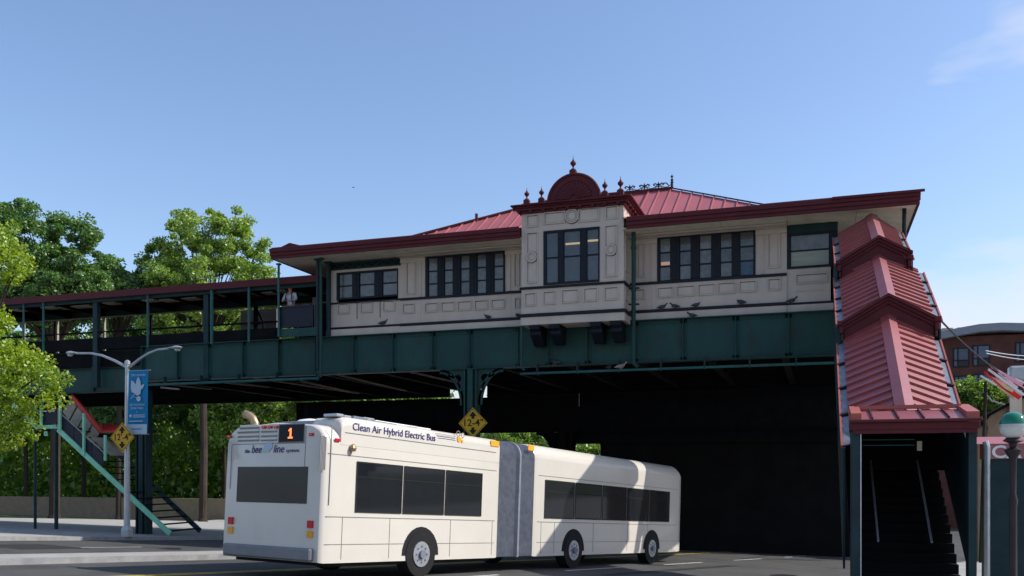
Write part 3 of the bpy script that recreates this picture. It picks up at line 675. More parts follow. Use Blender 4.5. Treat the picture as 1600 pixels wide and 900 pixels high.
# --- left porch posts, beam, guard (part of the house)
def post(px, Y, z0, z1, r=0.045, m='teal_light', name='porch_post', parent=None):
    x = PX(px, Y); f = MB(); f.tube([(x, Y, z0), (x, Y, z1)], r, 8); f.box(x-r*1.6, x+r*1.6, Y-r*1.6, Y+r*1.6, z1-0.06, z1-0.005)
    return f.build(name, m, parent or house)
post(435.5, 29.5, 6.6, Z1, 0.045); post(463, 33.5, 6.6, Z1, 0.06, 'teal_dark'); post(496.5, 29.35, 5.3, Z1, 0.06, 'teal_dark'); post(501.5, 29.2, 5.0, Z1-0.02, 0.05, 'teal')
post(513.5, 29.9, 6.6, Z1, 0.09, 'teal_dark')
MB().box(PX(466, 32), PX(512, 32), 32, 32.12, PZ(490, 461, 32), PZ(490, 448, 32)).build('porch_beam', 'teal_light', house)
MB().box(PX(437, 29.6), PX(496, 29.6), 29.56, 29.6, PZ(466, 526, 29.6), PZ(466, 513, 29.6)).build('guard_base', 'teal', house)
gz1, gz0 = PZ(466, 480, 29.6), PZ(466, 509, 29.6)
MB().box(PX(439.5, 29.6), PX(488, 29.6), 29.57, 29.62, gz0, gz1).build('guard_panel', 'navy_panel', house)
g = MB()
for p in (438, 489, 494.5): g.box(PX(p, 29.6)-0.03, PX(p, 29.6)+0.03, 29.55, 29.63, gz0-0.1, gz1+0.05)
g.box(PX(438, 29.6), PX(489, 29.6), 29.54, 29.64, gz1, gz1+0.05); g.box(PX(438, 29.6), PX(489, 29.6), 29.54, 29.64, gz0-0.05, gz0)
g.build('guard_frame', 'navy_panel', house)
# a pair of pale boxes on the guard rail
for p0, p1 in ((445, 457), (468.5, 484)):
    MB().box(PX(p0, 29.7), PX(p1, 29.7), 29.66, 29.85, gz1-0.02, gz1+0.10).build('rail_end_box', 'grey_panel', house, bevel=0.03)
MB().box(PX(466, 34), PX(520, 34), 34, 34.1, 6.6, 8.7).build('porch_inner_wall', 'black', house)
MB().box(PX(488, 31), PX(496, 31), 31, 31.1, 7.0, 8.3).build('ticket_door', 'grey_panel', house)

# downspouts
def downspout(px, Y, ytop_, ybot_, r=0.075, col='teal_light', shoe=None):
    x = PX(px, Y); z1 = PZ(px, ytop_, Y); z0 = PZ(px, ybot_, Y)
    pts = [(x, Y, z1), (x, Y, z0)]
    if shoe: pts += [(x+shoe, Y, z0-abs(shoe)*0.8)]
    f = MB(); f.tube(pts, r, 10)
    z = z1-0.6
    while z > z0+0.2: f.lathe([(r*1.35, 0), (r*1.35, 0.06)], (x, Y, z), 10); z -= 1.35
    o = f.build('downspout', col, house, smooth=True)
    for zz in (PZ(px, 450, Y), PZ(px, 475, Y)):
        if z0 < zz < z1 and px > 900: MB().box(x-0.17, x+0.17, Y, Y+0.12, zz-0.02, zz+0.02).build('bracket', 'trim', o)
downspout(990, 29.3, 360, 568, 0.07, 'teal', shoe=0.14)
downspout(814.3, 28.85, 511, 574, 0.045, 'teal', shoe=0.12)

# ------------------------------------------------------------------ ELEVATED RAILWAY
rail = thing('elevated_railway', 'dark teal riveted plate girder viaduct with columns carrying the station house over the road', 'railway viaduct', (-12, 34, -0.9))
YG = 29.96; G0, G1 = 5.16, 6.56
gx = [224, 279, 327, 381, 437, 494, 554, 615, 677, 735, 811, 858, 919, 993, 1068, 1150, 1232, 1312]
for a, b in zip(gx, gx[1:]):
    MB().box(PX(a, YG)+0.002, PX(b, YG)-0.002, YG, YG+0.03, G0+0.02, G1-0.02).build('web_plate', 'teal', rail)
for g_ in gx:
    x = PX(g_, YG); wd = 0.05
    f = MB(); f.box(x-0.11, x+0.11, YG-0.02, YG-0.001, G0+0.03, G1-0.03); f.box(x-0.012, x+0.012, YG-0.13, YG-0.02, G0+0.03, G1-0.03)
    f.build('stiffener', 'teal', rail)
# rivets joined into one part
rv = MB()
for g_ in gx:
    x = PX(g_, YG)
    for k in range(12):
        z = G0+0.1+k*(G1-G0-0.2)/11
        for sx in (-0.075, 0.075): rv.box(x+sx-0.013, x+sx+0.013, YG-0.034, YG-0.021, z-0.013, z+0.013)
xx = PX(224, YG)
while xx < PX(1312, YG):
    for z in (G0+0.07, G1-0.08): rv.box(xx-0.012, xx+0.012, YG-0.034, YG-0.02, z-0.012, z+0.012)
    xx += 0.13
rv.build('rivets', 'teal', rail, kind='stuff')
xg0, xg1 = PX(224, YG), 3.2
for z, nm in ((G0, 'bottom_flange'), (G1-0.02, 'top_flange')):
    f = MB(); f.box(xg0, xg1, YG-0.16, YG+0.18, z, z+0.03); f.build(nm, 'teal', rail)
    f = MB(); f.box(xg0, xg1, YG-0.02, YG-0.001, z+(0.03 if z < 6 else -0.13), z+(0.14 if z < 6 else -0.001)); f.build('flange_angle', 'teal', rail)
# deeper span to the left, set back
YL = 30.35; xl0, xl1 = PX(-260, YL), PX(223.5, YL)
lz = [(4.86, 5.80), (5.98, 6.5)]
lx = [-260, -150, -60, 20, 83, 147, 222]
for a, b in zip(lx, lx[1:]):
    for z0, z1 in lz: MB().box(PX(a, YL)+0.002, PX(b, YL)-0.002, YL, YL+0.03, z0, z1).build('web_plate', 'teal', rail)
for p in lx: MB().box(PX(p, YL)-0.06, PX(p, YL)+0.06, YL-0.1, YL-0.001, 4.88, 6.48).build('stiffener', 'teal_dark', rail)
for z in (4.83, 5.801, 5.95, 6.501): MB().box(xl0, xl1, YL-0.12, YL+0.12, z, z+0.03).build('side_span_flange', 'teal_dark', rail)
# deck, cross beams, rear girder
DX0 = xl0
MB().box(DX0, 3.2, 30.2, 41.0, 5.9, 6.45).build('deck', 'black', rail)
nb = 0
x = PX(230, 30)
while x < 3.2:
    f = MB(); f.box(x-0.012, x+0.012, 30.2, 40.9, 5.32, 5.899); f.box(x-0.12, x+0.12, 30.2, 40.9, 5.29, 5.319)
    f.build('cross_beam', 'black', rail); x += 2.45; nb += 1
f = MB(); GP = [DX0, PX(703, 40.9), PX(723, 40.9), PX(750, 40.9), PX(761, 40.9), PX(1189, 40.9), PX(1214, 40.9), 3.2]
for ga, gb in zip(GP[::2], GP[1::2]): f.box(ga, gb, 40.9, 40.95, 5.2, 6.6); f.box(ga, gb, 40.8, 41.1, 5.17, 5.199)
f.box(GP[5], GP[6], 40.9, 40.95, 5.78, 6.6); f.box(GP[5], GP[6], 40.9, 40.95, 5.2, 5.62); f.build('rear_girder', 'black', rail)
MB().box(PX(762, 41.5), PX(905, 41.5), 41.4, 41.6, 4.6, 5.5).build('slit_blocker', 'black', rail)  # added box that closes the bright slit above the low girder
# diagonal lateral bracing seen from below
for a, b in (((528, 583, 30.4), (634, 608, 37.5)), ((642, 582, 30.4), (720, 600, 35)), ((396, 588, 30.4), (560, 622, 38)), ((330, 597, 31), (420, 607, 34)), ((235, 602, 30.6), (330, 612, 34)), ((470, 601, 32), (545, 616, 37))):
    A = P(*a); B_ = P(*b); zz = 5.2
    MB().bar((A[0], A[1], zz), (B_[0], B_[1], zz), 0.11, 0.05).build('lateral_brace', 'rust', rail)
# far low girder with arched knee at its column, dark wall behind
YF = 42.0
fz1, fz0 = PZ(700, 624, YF), PZ(700, 676.5, YF)
F0 = PX(463, YF)
FC0, FC1 = PX(866, YF), PX(893, YF)
FE = 3.0
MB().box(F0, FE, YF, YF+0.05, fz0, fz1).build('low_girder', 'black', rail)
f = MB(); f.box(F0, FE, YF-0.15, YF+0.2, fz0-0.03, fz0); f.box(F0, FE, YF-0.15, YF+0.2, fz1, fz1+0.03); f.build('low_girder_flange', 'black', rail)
def column(x0, x1, Y, ztop, m, dy=0.4, name='column'):
    xm = (x0+x1)/2; g0 = ground(xm, Y)
    f = MB(); wd = x1-x0
    f.box(x0, x0+0.05, Y-dy/2, Y+dy/2, g0, ztop); f.box(x1-0.05, x1, Y-dy/2, Y+dy/2, g0, ztop)
    f.box(x0+0.05, x1-0.05, Y-0.02, Y+0.02, g0, ztop); f.box(x0-0.001+wd*0.3, x0+wd*0.7, Y-dy/2-0.01, Y-dy/2+0.03, g0, ztop)
    f.box(x0-0.15, x1+0.15, Y-dy/2-0.15, Y+dy/2+0.15, g0, g0+0.06)
    return f.build(name, m, rail)
column(FC0, FC1, YF, fz0-0.04, 'black')
def knee(xc, z, Y, side, w_, h_, m, parent, holes=True):
    n = 14; arc = [(w_*(1-math.cos(PI/2*k/n))*1.0, -h_*(1-math.sin(PI/2*k/n))) for k in range(n+1)]
    # from column foot of knee (0,-h) curving to girder end (w,0)
    lp = [(0, 0)]+[(0.0, -h_)]+[(0.10+(w_-0.10)*(1-math.cos(PI/2*k/n)), -h_+(h_-0.04)*math.sin(PI/2*k/n)) for k in range(n+1)]+[(w_, 0)]
    loops = [lp]
    if holes: loops += [circ(0.27, -0.30, 0.14), circ(0.56, -0.19, 0.075, 12), circ(0.17, -0.70, 0.065, 12)]
    f = MB(); f.flat(loops, 0.03, frame((xc, Y, z), sx=side))
    edge = [(xc+side*(0.10+(w_-0.10)*(1-math.cos(PI/2*k/n))), Y, z-h_+(h_-0.04)*math.sin(PI/2*k/n)) for k in range(n+1)]
    for a, b in zip(edge, edge[1:]): f.bar(a, b, 0.16, 0.03, up=(0, 1, 0))
    return f.build('knee_brace', m, parent)
knee(FC0, fz0-0.03, YF, -1, 0.9, 1.1, 'black', rail, False); knee(FC1, fz0-0.03, YF, 1, 0.5, 1.1, 'black', rail, False)
# main column under the near girder
CX0, CX1 = PX(727, 29.98), PX(747, 29.98)
mc = column(CX0, CX1, YG+0.05, G0-0.01, 'teal', 0.38)
knee(CX0, G0-0.005, YG-0.02, -1, 0.95, 1.25, 'teal', rail); knee(CX1, G0-0.005, YG-0.02, 1, 0.95, 1.25, 'teal', rail)
for p in (224, ): column(PX(217, 30.1), PX(233, 30.1), 30.1, 4.85, 'teal_dark', 0.4)
column(PX(470, 40.5), PX(478, 40.5), 40.5, 4.95, 'black')
# closing wall behind the right half
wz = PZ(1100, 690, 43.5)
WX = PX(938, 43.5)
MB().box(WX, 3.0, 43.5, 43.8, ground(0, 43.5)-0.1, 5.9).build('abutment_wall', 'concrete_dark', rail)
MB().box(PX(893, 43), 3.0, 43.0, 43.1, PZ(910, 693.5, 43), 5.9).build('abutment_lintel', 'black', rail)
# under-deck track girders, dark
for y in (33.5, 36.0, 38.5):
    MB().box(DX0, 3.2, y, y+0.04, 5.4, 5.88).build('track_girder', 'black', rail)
MB().box(F0, PX(700, 40.6), 40.55, 40.6, PZ(600, 612, 40.6), 5.0).build('utility_trough', 'black', rail) if False else None
# drain pipes along the girder
pz = PZ(1000, 577.5, 29.6)
f = MB(); f.tube([(PX(813, 29.6), 29.6, pz), (PX(1312, 29.6), 29.6, pz)], 0.042, 8)
for k in range(14): f.lathe([(0.08, 0), (0.08, 0.001)], (0, 0, -50), 4) if False else None
f.build('drain_pipe', 'teal_light', rail)
pz2 = PZ(370, 596.5, 29.6)
f = MB(); f.tube([(PX(232, 29.6), 29.6, pz2), (PX(498, 29.6), 29.6, pz2+0.02), (PX(501, 29.6), 29.4, pz2+0.25)], 0.05, 8); f.build('drain_pipe', 'teal_light', rail)
for k in range(9):
    x = PX(813, 29.6)+0.6+1.4*k
    MB().box(x-0.02, x+0.02, 29.56, 29.75, pz-0.06, pz+0.34).build('pipe_hanger', 'teal_dark', rail)
for k in range(5):
    x = PX(240, 29.6)+0.5+1.7*k
    MB().box(x-0.02, x+0.02, 29.56, 29.75, pz2-0.06, pz2+0.30).build('pipe_hanger', 'teal_dark', rail)
MB().bar(P(252, 605.5, 31.5), P(279, 608, 31.5), 0.12, 0.06).build('lamp_strip', 'white', rail)

# ------------------------------------------------------------------ PLATFORM CANOPY (left)
can = thing('platform_canopy', 'long low platform canopy with dark red edge and teal posts, left of the station house', 'platform canopy', (-20, 31, 6.6))
YC = 29.7; cz0, cz1 = 8.60, 8.86
cx0, cx1 = PX(-140, YC), PX(495, YC)
MB().box(cx0, cx1, YC, YC+0.05, cz0, cz1).build('canopy_fascia', 'redtrim', can)
MB().box(cx0, cx1, YC+0.05, 33.2, cz1-0.06, cz1).build('canopy_roof', 'redtrim', can)
MB().box(cx0, cx1, YC+0.2, YC+0.3, cz0-0.12, cz0+0.1).build('eave_beam', 'teal_dark', can)
MB().box(cx0, cx1, 33.0, 33.1, cz0-0.10, cz1-0.07).build('rear_beam', 'teal_dark', can)
MB().box(cx0, cx1, 32.94, 32.999, cz0-0.14, cz0-0.09).build('rear_gutter', 'canopy_panel', can)
x = cx0
while x < cx1:
    MB().box(x-0.04, x+0.04, YC+0.31, 32.99, cz0-0.08, cz1-0.065).build('canopy_rafter', 'black', can)
    x += 1.9
for p0, p1, Y in ((22, 36, 31), (70, 92, 31), (94, 146, 31.2), (157, 186, 31), (226, 246, 31), (254, 312, 31.2), (330, 348, 31), (398, 430, 31.2), (436, 450, 31)):
    x0_, x1_ = PX(p0, Y), PX(p1, Y)
    MB().box(x0_, x1_, Y-0.25, Y+0.25, cz0+0.0, cz0+0.06).build('ceiling_panel', 'canopy_panel', can, bevel=0.02)
for p, r, m in ((37, .04, 'teal_light'), (68, .045, 'teal_light'), (231, .045, 'teal_light'), (331, .06, 'teal_light'), (389, .05, 'teal_light')):
    x = PX(p, YC+0.1); z0 = 6.5
    MB().tube([(x, YC+0.1, z0), (x, YC+0.1, cz0)], r, 8).build('canopy_post', m, can)
for p in (151, 324):
    x = PX(p, YC+0.35); f = MB(); f.box(x-0.11, x+0.11, YC+0.25, YC+0.45, 5.0, cz0); f.build('canopy_post', 'teal_dark', can)
for p in (37, 87, 89.5, 163, 236, 318): 
    x = PX(p, 33.05); MB().box(x-0.05, x+0.05, 33.0, 33.1, 6.6, cz0-0.1).build('rear_post', 'canopy_panel' if p in (37, 89.5, 163, 318) else 'black', can)
# low dark parapet, front and back, with a hand rail
for Y, zt in ((30.0, 7.03), (33.3, 7.62)):
    pxs = [-140, -60, 10, 68, 151, 231, 330, 389, 436]
    for a, b in zip(pxs, pxs[1:]):
        MB().box(PX(a, Y)+0.01, PX(b, Y)-0.01, Y, Y+0.04, 6.55, zt).build('parapet_panel', 'black', can)
    MB().tube([(PX(-140, Y), Y, zt+0.25), (PX(436, Y), Y, zt+0.25)], 0.025, 6).build('hand_rail', 'black', can)
MB().box(PX(376, 33.6), PX(432, 33.6), 33.6, 33.7, 6.6, 8.5).build('screen_wall', 'grey_panel', can)
f = MB(); x = PX(401, 33.0); f.box(x-0.09, x+0.09, 32.9, 33.0, 6.6, 8.5); f.bar((x, 32.95, 8.45), (x+0.35, 32.95, 7.85), 0.07, 0.07); f.bar((x-0.1, 32.95, 7.78), (x+0.4, 32.95, 7.82), 0.06, 0.05); f.bar((x+0.36, 32.95, 7.85), (x+0.36, 32.95, 7.2), 0.07, 0.07)
f.build('braced_post', 'black', can)

# ------------------------------------------------------------------ COVERED STAIRWAY (right), three roof tiers and an entrance canopy
st = thing('covered_stairway', 'steep covered stairway with three stepped red ribbed gable roofs coming down to street level', 'covered stairway', (1.55, 18, ground(1.5, 18)))
SXL, SXR, SXM = 0.60, 2.50, 1.555; RISE = 0.55
tiers = [((18.15, 2.66), (22.55, 5.16)), ((22.5, 5.58), (26.2, 7.42)), ((25.85, 7.72), (29.3, 9.27))]
for ti, ((ya, za), (yb, zb)) in enumerate(tiers):
    SXL, SXR = ((0.60, 2.50), (0.59, 2.53), (0.62, 2.26))[ti]
    sl = (zb-za)/(yb-ya); d = Vector((0, yb-ya, zb-za)).normalized()
    body = MB()
    for side in (-1, 1):
        xe = SXL if side < 0 else SXR
        yq = ya+(0.62 if ti == 0 else 0); zq = za+(yq-ya)*sl
        body.add([(SXM, ya, za), (xe, yq, zq-RISE), (xe, yb, zb-RISE), (SXM, yb, zb), (SXM, ya, za-0.05), (xe, yq, zq-RISE-0.05), (xe, yb, zb-RISE-0.05), (SXM, yb, zb-0.05)],
                 [(0, 1, 2, 3), (4, 7, 6, 5), (0, 4, 5, 1), (1, 5, 6, 2), (2, 6, 7, 3)])
    tr_ = body.build('roof_tier', 'redstair', st)
    # ribs, pans between them
    n = int(round(math.hypot(yb-ya, zb-za)/0.37)); 
    for side in (-1, 1):
        xe = SXL if side < 0 else SXR
        xi = SXM+side*0.17
        for k in range(n+1):
            f_ = (k+0.5)/(n+1); y = ya+(yb-ya)*f_; z = za+(zb-za)*f_
            zi = z-RISE*abs(xi-SXM)/abs(xe-SXM)
            sh_ = min(0.30, yb-y-0.02); A = Vector((xi, y, zi)); B_ = Vector((xe, y+sh_, z-RISE+sh_*sl)); up = Vector((0, -d.z, d.y))*0.03
            if B_.z < 2.50: continue
            MB().bar(A+up*0.9, B_+up*0.9, 0.038, 0.055, up=(0, -d.z, d.y)).build('roof_rib', 'redstair', tr_)
            # pan: slightly proud sheet
            hw = (yb-ya)/(n+1)*0.36
            if k < n and z-RISE > 2.40:
                f2 = (k+1.0)/(n+1); y2 = ya+(yb-ya)*f2; z2 = za+(zb-za)*f2; hz = hw*sl
                pa = Vector((xi, y2, z2-RISE*abs(xi-SXM)/abs(xe-SXM))); s2_ = min(0.30, max(yb-y2-hw, 0)); pb = Vector((xe, y2+s2_, z2-RISE+s2_*sl)); e = Vector((0, hw, hz)); u = Vector((0, -d.z, d.y))*0.008
                MB().add([pa-e+u, pb-e+u, pb+e+u, pa+e+u, pa-e, pb-e, pb+e, pa+e], [(0, 1, 2, 3), (4, 7, 6, 5), (0, 4, 5, 1), (1, 5, 6, 2), (2, 6, 7, 3), (3, 7, 4, 0)]).build('roof_pan', 'redstair', tr_)
        # ridge flashing
        A = [(SXM, ya-0.02, za+0.055), (xi, ya-0.02, za-RISE*0.17/0.95+0.06), (xi, yb, zb-RISE*0.17/0.95+0.06), (SXM, yb, zb+0.055)]
        lo = [(x_, y_, z_-0.05) for x_, y_, z_ in A]
        MB().hexa([lo[0], lo[1], lo[2], lo[3], A[0], A[1], A[2], A[3]]).build('ridge_flashing', 'redstair', tr_)
    # gable end: chevron cornice in two steps and recessed dark face below
    if ti > 0:
        zn = tiers[ti-1][1][1]
        for ov_, dz_, th_ in ((0.16, 0.03, 0.07), (0.09, -0.045, 0.07), (0.03, -0.12, 0.07)):
            f = MB()
            for side in (-1, 1):
                xe = (SXL if side < 0 else SXR)+side*(0.02+ov_*0.6)
                rr = RISE*abs(xe-SXM)/0.95
                f.hexa([(SXM, ya-ov_, za+dz_-th_+0.03), (xe, ya-ov_, za-rr+dz_-th_+0.03), (xe, ya+0.02, za-rr+dz_-th_+0.03), (SXM, ya+0.02, za+dz_-th_+0.03),
                        (SXM, ya-ov_, za+dz_+0.03), (xe, ya-ov_, za-rr+dz_+0.03), (xe, ya+0.02, za-rr+dz_+0.03), (SXM, ya+0.02, za+dz_+0.03)])
            f.build('gable_cornice', 'redtrim', tr_)
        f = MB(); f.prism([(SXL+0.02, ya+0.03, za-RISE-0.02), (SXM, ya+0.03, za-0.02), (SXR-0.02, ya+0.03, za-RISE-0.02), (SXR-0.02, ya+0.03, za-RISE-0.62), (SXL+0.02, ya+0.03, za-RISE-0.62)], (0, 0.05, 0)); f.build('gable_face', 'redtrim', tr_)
        # bracket scroll at the right corner, small one left
        for xe, sd_ in ((SXR, 1), (SXL, -1)):
            f = MB(); f.box(xe-0.02, xe+sd_*0.13, ya-0.15, ya+0.06, za-RISE-0.08, za-RISE+0.03); f.box(xe, xe+sd_*0.09, ya-0.1, ya+0.04, za-RISE-0.26, za-RISE-0.081); f.box(xe, xe+sd_*0.05, ya-0.06, ya+0.03, za-RISE-0.42, za-RISE-0.261)
            f.build('corner_console', 'redtrim', tr_, bevel=0.01)
    # side skylight strips
    for side in (-1, 1):
        xe = SXL if side < 0 else SXR; xo = xe+side*0.13
        zo = -RISE-0.06
        n2 = max(3, int(round((yb-ya)/1.0)))
        for k in range(n2):
            f0, f1 = k/n2+0.01, (k+1)/n2-0.01
            if ti == 0 and side > 0 and k == 0: f0 = 0.15
            q = []
            for f_ in (f0, f1):
                y = ya+(yb-ya)*f_; z = za+(zb-za)*f_
                q.append(((xe, y, z-RISE-0.03), (xo, y, z+zo)))
            MB().hexa([Vector(q[0][0])-Vector((0, 0, .02)), Vector(q[0][1])-Vector((0, 0, .02)), Vector(q[1][1])-Vector((0, 0, .02)), Vector(q[1][0])-Vector((0, 0, .02)), q[0][0], q[0][1], q[1][1], q[1][0]]).build('skylight_sheet', 'silver', st)
            if k: 
                y = ya+(yb-ya)*k/n2; z = za+(zb-za)*k/n2
                MB().bar((xe, y, z-RISE), (xo+side*0.02, y, z+zo+0.02), 0.05, 0.05, up=(0, -d.z, d.y)).build('glazing_bar', 'iron', st)
        yq = ya+(0.66 if ti == 0 and side > 0 else 0); zq = za+(yq-ya)*sl
        MB().bar((xo+side*0.02, yq, zq+zo), (xo+side*0.02, yb, zb+zo), 0.035, 0.05).build('skylight_edge', 'terracotta', st)
        # side wall below: panels hung between sloping rails
        xw = xo
        MB().prism([(xw, ya, za+zo-0.03), (xw, yb, zb+zo-0.03), (xw, yb, zb-2.9), (xw, ya, max(za-2.9, ground(1, 18)))], (side*-0.04, 0, 0)).build('side_wall', 'teal_dark', st)
# entrance canopy
SXL, SXR = 0.60, 2.50
eb = MB(); EX0, EX1, EY0, EY1 = 0.575, 2.61, 17.0, 18.15
eb.box(EX0, EX1, EY0, EY0+0.06, 2.31, 2.43); eb.build('entrance_fascia', 'redtrim', st, bevel=0.008)
MB().box(EX0-0.03, EX1+0.03, EY0-0.07, EY0+0.0, 2.43, 2.485).build('entrance_fascia_cap', 'redtrim', st, bevel=0.01)
MB().box(EX0+0.04, EX1-0.04, EY0+0.03, EY0+0.08, 2.24, 2.309).build('entrance_fascia_strip', 'redtrim', st)
f = MB(); f.box(EX0, EX0+0.06, EY0+0.06, EY1, 2.31, 2.485); f.box(EX1-0.06, EX1, EY0+0.06, EY1, 2.31, 2.485); f.box(EX0+0.06, EX1-0.06, EY0+0.07, EY1, 2.40, 2.43); f.build('entrance_canopy_sides', 'redtrim', st)
er = MB(); er.add([(EX0+0.15, EY0, 2.487), (EX1-0.2, EY0, 2.487), (EX1-0.2, EY1-0.1, 2.70), (EX0+0.15, EY1-0.1, 2.70)], [(0, 1, 2, 3)])
ero = MB().prism([(EX0+0.15, EY0, 2.484), (EX0+0.15, EY1-0.1, 2.70), (EX0+0.15, EY1-0.1, 2.44), (EX0+0.15, EY0, 2.44)], (EX1-EX0-0.35, 0, 0)).build('entrance_roof', 'redstair', st)
for p in (1362, 1402, 1441, 1480):
    x = PX(p, EY0+0.3); MB().bar((x, EY0, 2.50), (x, EY1-0.1, 2.72), 0.022, 0.04).build('roof_rib', 'redtrim', ero)
MB().bar((EX0+0.1, EY1-0.06, 2.76), (EX1-0.15, EY1-0.06, 2.76), 0.12, 0.07).build('head_flashing', 'terracotta', st)
MB().prism([(EX0, EY0+0.02, 2.60), (EX0, EY1, 2.80), (EX0, EY1, 2.486), (EX0, EY0+0.02, 2.486)], (0.17, 0, 0)).build('raised_end', 'terracotta', st)
MB().prism([(EX1-0.2, EY0+0.05, 2.60), (EX1-0.2, EY1+0.1, 2.80), (EX1-0.2, EY1+0.1, 2.486), (EX1-0.2, EY0+0.05, 2.486)], (0.2, 0, 0)).build('raised_end', 'terracotta', st)
g0 = ground(1.5, 17.2)+0.13
for x in (EX0+0.08, EX1-0.1): MB().box(x-0.06, x+0.06, EY0+0.1, EY0+0.22, g0, 2.31).build('entrance_post', 'teal_dark', st)
MB().tube([(PX(1345, EY0+0.1), EY0+0.1, g0), (PX(1345, EY0+0.1), EY0+0.1, 2.3)], 0.012, 6).build('conduit', 'galv', st)
f = MB(); f.box(EX0+0.02, EX0+0.06, EY0+0.22, EY1, g0, 2.3); f.box(EX1-0.06, EX1-0.02, EY0+0.22, EY1, g0, 2.3); f.build('entrance_side_panel', 'teal_dark', st)
for k in range(16):
    y = EY0+0.9+k*0.28
    MB().box(SXL+0.02, SXR-0.02, y, y+0.30, g0+0.17*k, g0+0.17*(k+1)).build('step', 'concrete_dark', st)
for x in (EX0+0.5, EX0+1.4): MB().tube([(x, EY0+1.0, g0+0.95), (x, EY0+5.0, g0+0.95+2.4)], 0.022, 8).build('hand_rail', 'galv', st)
MB().box(EX0+1.12, EX0+1.20, EY0+0.62, EY0+0.66, 1.95, 2.12).build('hanging_lamp', 'canopy_panel', st)
for z in (2.05, 2.15): MB().box(EX0+0.2, EX0+1.1, EY0+0.8, EY0+0.83, z, z+0.012).build('cross_rail', 'teal_light', st)
MB().box(SXL, SXR, 20.5, 20.6, 1.6, 3.2).build('stair_back_screen', 'black', st)

# ------------------------------------------------------------------ LEFT STAIRWAY (mint)
YS = 29.2
ls = thing('covered_stairway', 'mint green outdoor stairway with bright red roof edge descending under the viaduct at far left', 'covered stairway', (PX(90, YS), YS, ground(-29, 29)))
zl = PZ(75, 669, YS); xA, xB = PX(60.5, YS), PX(91, YS)
MB().box(xA, xB, YS, YS+0.06, zl-0.02, zl+0.13).build('landing_edge', 'mint', ls)
MB().box(xA, xB, YS+0.06, YS+1.8, zl, zl+0.06).build('landing', 'black', ls)
def sbar(a, b, w_, h_, m, nm, dy=0.0): 
    A = P(*a, YS+dy); B_ = P(*b, YS+dy); return MB().bar(A, B_, w_, h_).build(nm, m, ls)
sbar((91, 671), (126, 704), 0.06, 0.20, 'mint', 'stringer'); sbar((18, 632), (60.5, 669), 0.06, 0.20, 'mint', 'stringer')
xf, zf = PX(126, YS), PZ(126, 704, YS); gl = ground(-27, 29)
sl_ = (PZ(126, 704, YS)-PZ(91, 671, YS))/(PX(126, YS)-PX(91, YS))
xend = xf+(gl+0.1-zf)/sl_
MB().bar((xf, YS, zf), (xend, YS, gl+0.15), 0.06, 0.20).build('stringer', 'mint', ls)
MB().bar((xB, YS+1.8, zl+0.05), (xend, YS+1.8, gl+0.15), 0.06, 0.20).build('stringer', 'teal_dark', ls)
nst = 17
for k in range(nst):
    f_ = (k+0.5)/nst; x = xB+(xend-xB)*f_; z = zl+(gl+0.1-zl)*f_
    MB().box(x-0.15, x+0.15, YS+0.05, YS+1.78, z, z+0.04).build('tread', 'black', ls)
for p, ya, yb in ((64.5, 624, 667), (94, 624, 673), (131, 646, 712), (164.5, 680, 720)):
    x = PX(p, YS-0.05); MB().box(x-0.045, x+0.045, YS-0.09, YS-0.01, PZ(p, yb, YS), PZ(p, ya, YS)).build('stair_post', 'mint', ls)
g1, g0_ = PZ(77, 643, YS), PZ(77, 660, YS)
MB().box(PX(67, YS), PX(88, YS), YS+0.02, YS+0.05, g0_, g1).build('guard_panel', 'navy_panel', ls)
f = MB(); f.box(PX(66, YS), PX(89, YS), YS-0.005, YS+0.019, g1, g1+0.05); f.box(PX(66, YS), PX(89, YS), YS-0.005, YS+0.019, g0_-0.05, g0_); f.box(PX(66, YS), PX(67.2, YS), YS-0.005, YS+0.019, g0_-0.2, g1+0.3); f.box(PX(87.8, YS), PX(89, YS), YS-0.005, YS+0.019, g0_-0.2, g1+0.3); f.box(PX(66, YS), PX(89, YS), YS-0.005, YS+0.019, g1+0.25, g1+0.3)
f.build('guard_frame', 'navy_panel', ls)
for p0, p1 in ((68, 73.5), (79.5, 86)): MB().box(PX(p0, YS), PX(p1, YS), YS-0.02, YS-0.006, g1+0.0, g1+0.035).build('reflective_strip', 'white', ls)
# sloping guard panels of the lower flight
for (a, b) in (((96, 650), (115, 667)), ((116, 668), (128, 679)), ((129, 680), (143, 693)), ((144, 694), (160, 709))):
    A = Vector(P(*a, YS+0.03)); B_ = Vector(P(*b, YS+0.03)); dn = Vector((0, 0, -0.62))
    MB().prism([A, B_, B_+dn, A+dn], (0, 0.03, 0)).build('guard_panel', 'navy_panel', ls)
sbar((94, 645), (165, 709), 0.05, 0.05, 'silver', 'hand_rail', 0.0)
sbar((30, 618), (64, 645), 0.04, 0.04, 'silver', 'hand_rail', 0.0)
# roof of the lower flight: red rim, cream ceiling boards, little hipped end
YQ = YS+1.45
R0, R1, R2 = P(112, 618, YQ), P(159, 675, YQ), P(190, 673, YQ)
MB().bar(R0, R1, 0.10, 0.17).build('roof_rim', 'redbright', ls)
MB().bar(R1, R2, 0.10, 0.09).build('roof_rim', 'redbright', ls)
dv = Vector(R1)-Vector(R0); off = Vector((-0.42, 0, -0.60))
for k in range(4):
    a = Vector(R0)+dv*(k/4.0+0.01); b = Vector(R0)+dv*((k+0.88)/4.0); s0 = Vector((-0.07, -0.03, -0.10))
    MB().prism([tuple(v) for v in (a+s0, b+s0, b+s0+off, a+s0+off)], (0, 0.03, 0)).build('side_board', 'canopy_panel', ls)
MB().bar(Vector(R0)+off*1.2, Vector(R1)+off*1.2, 0.06, 0.10).build('side_rail', 'black', ls)
T0, T1 = Vector(P(156, 662, YQ+0.9)), Vector(P(178, 663, YQ+0.9))
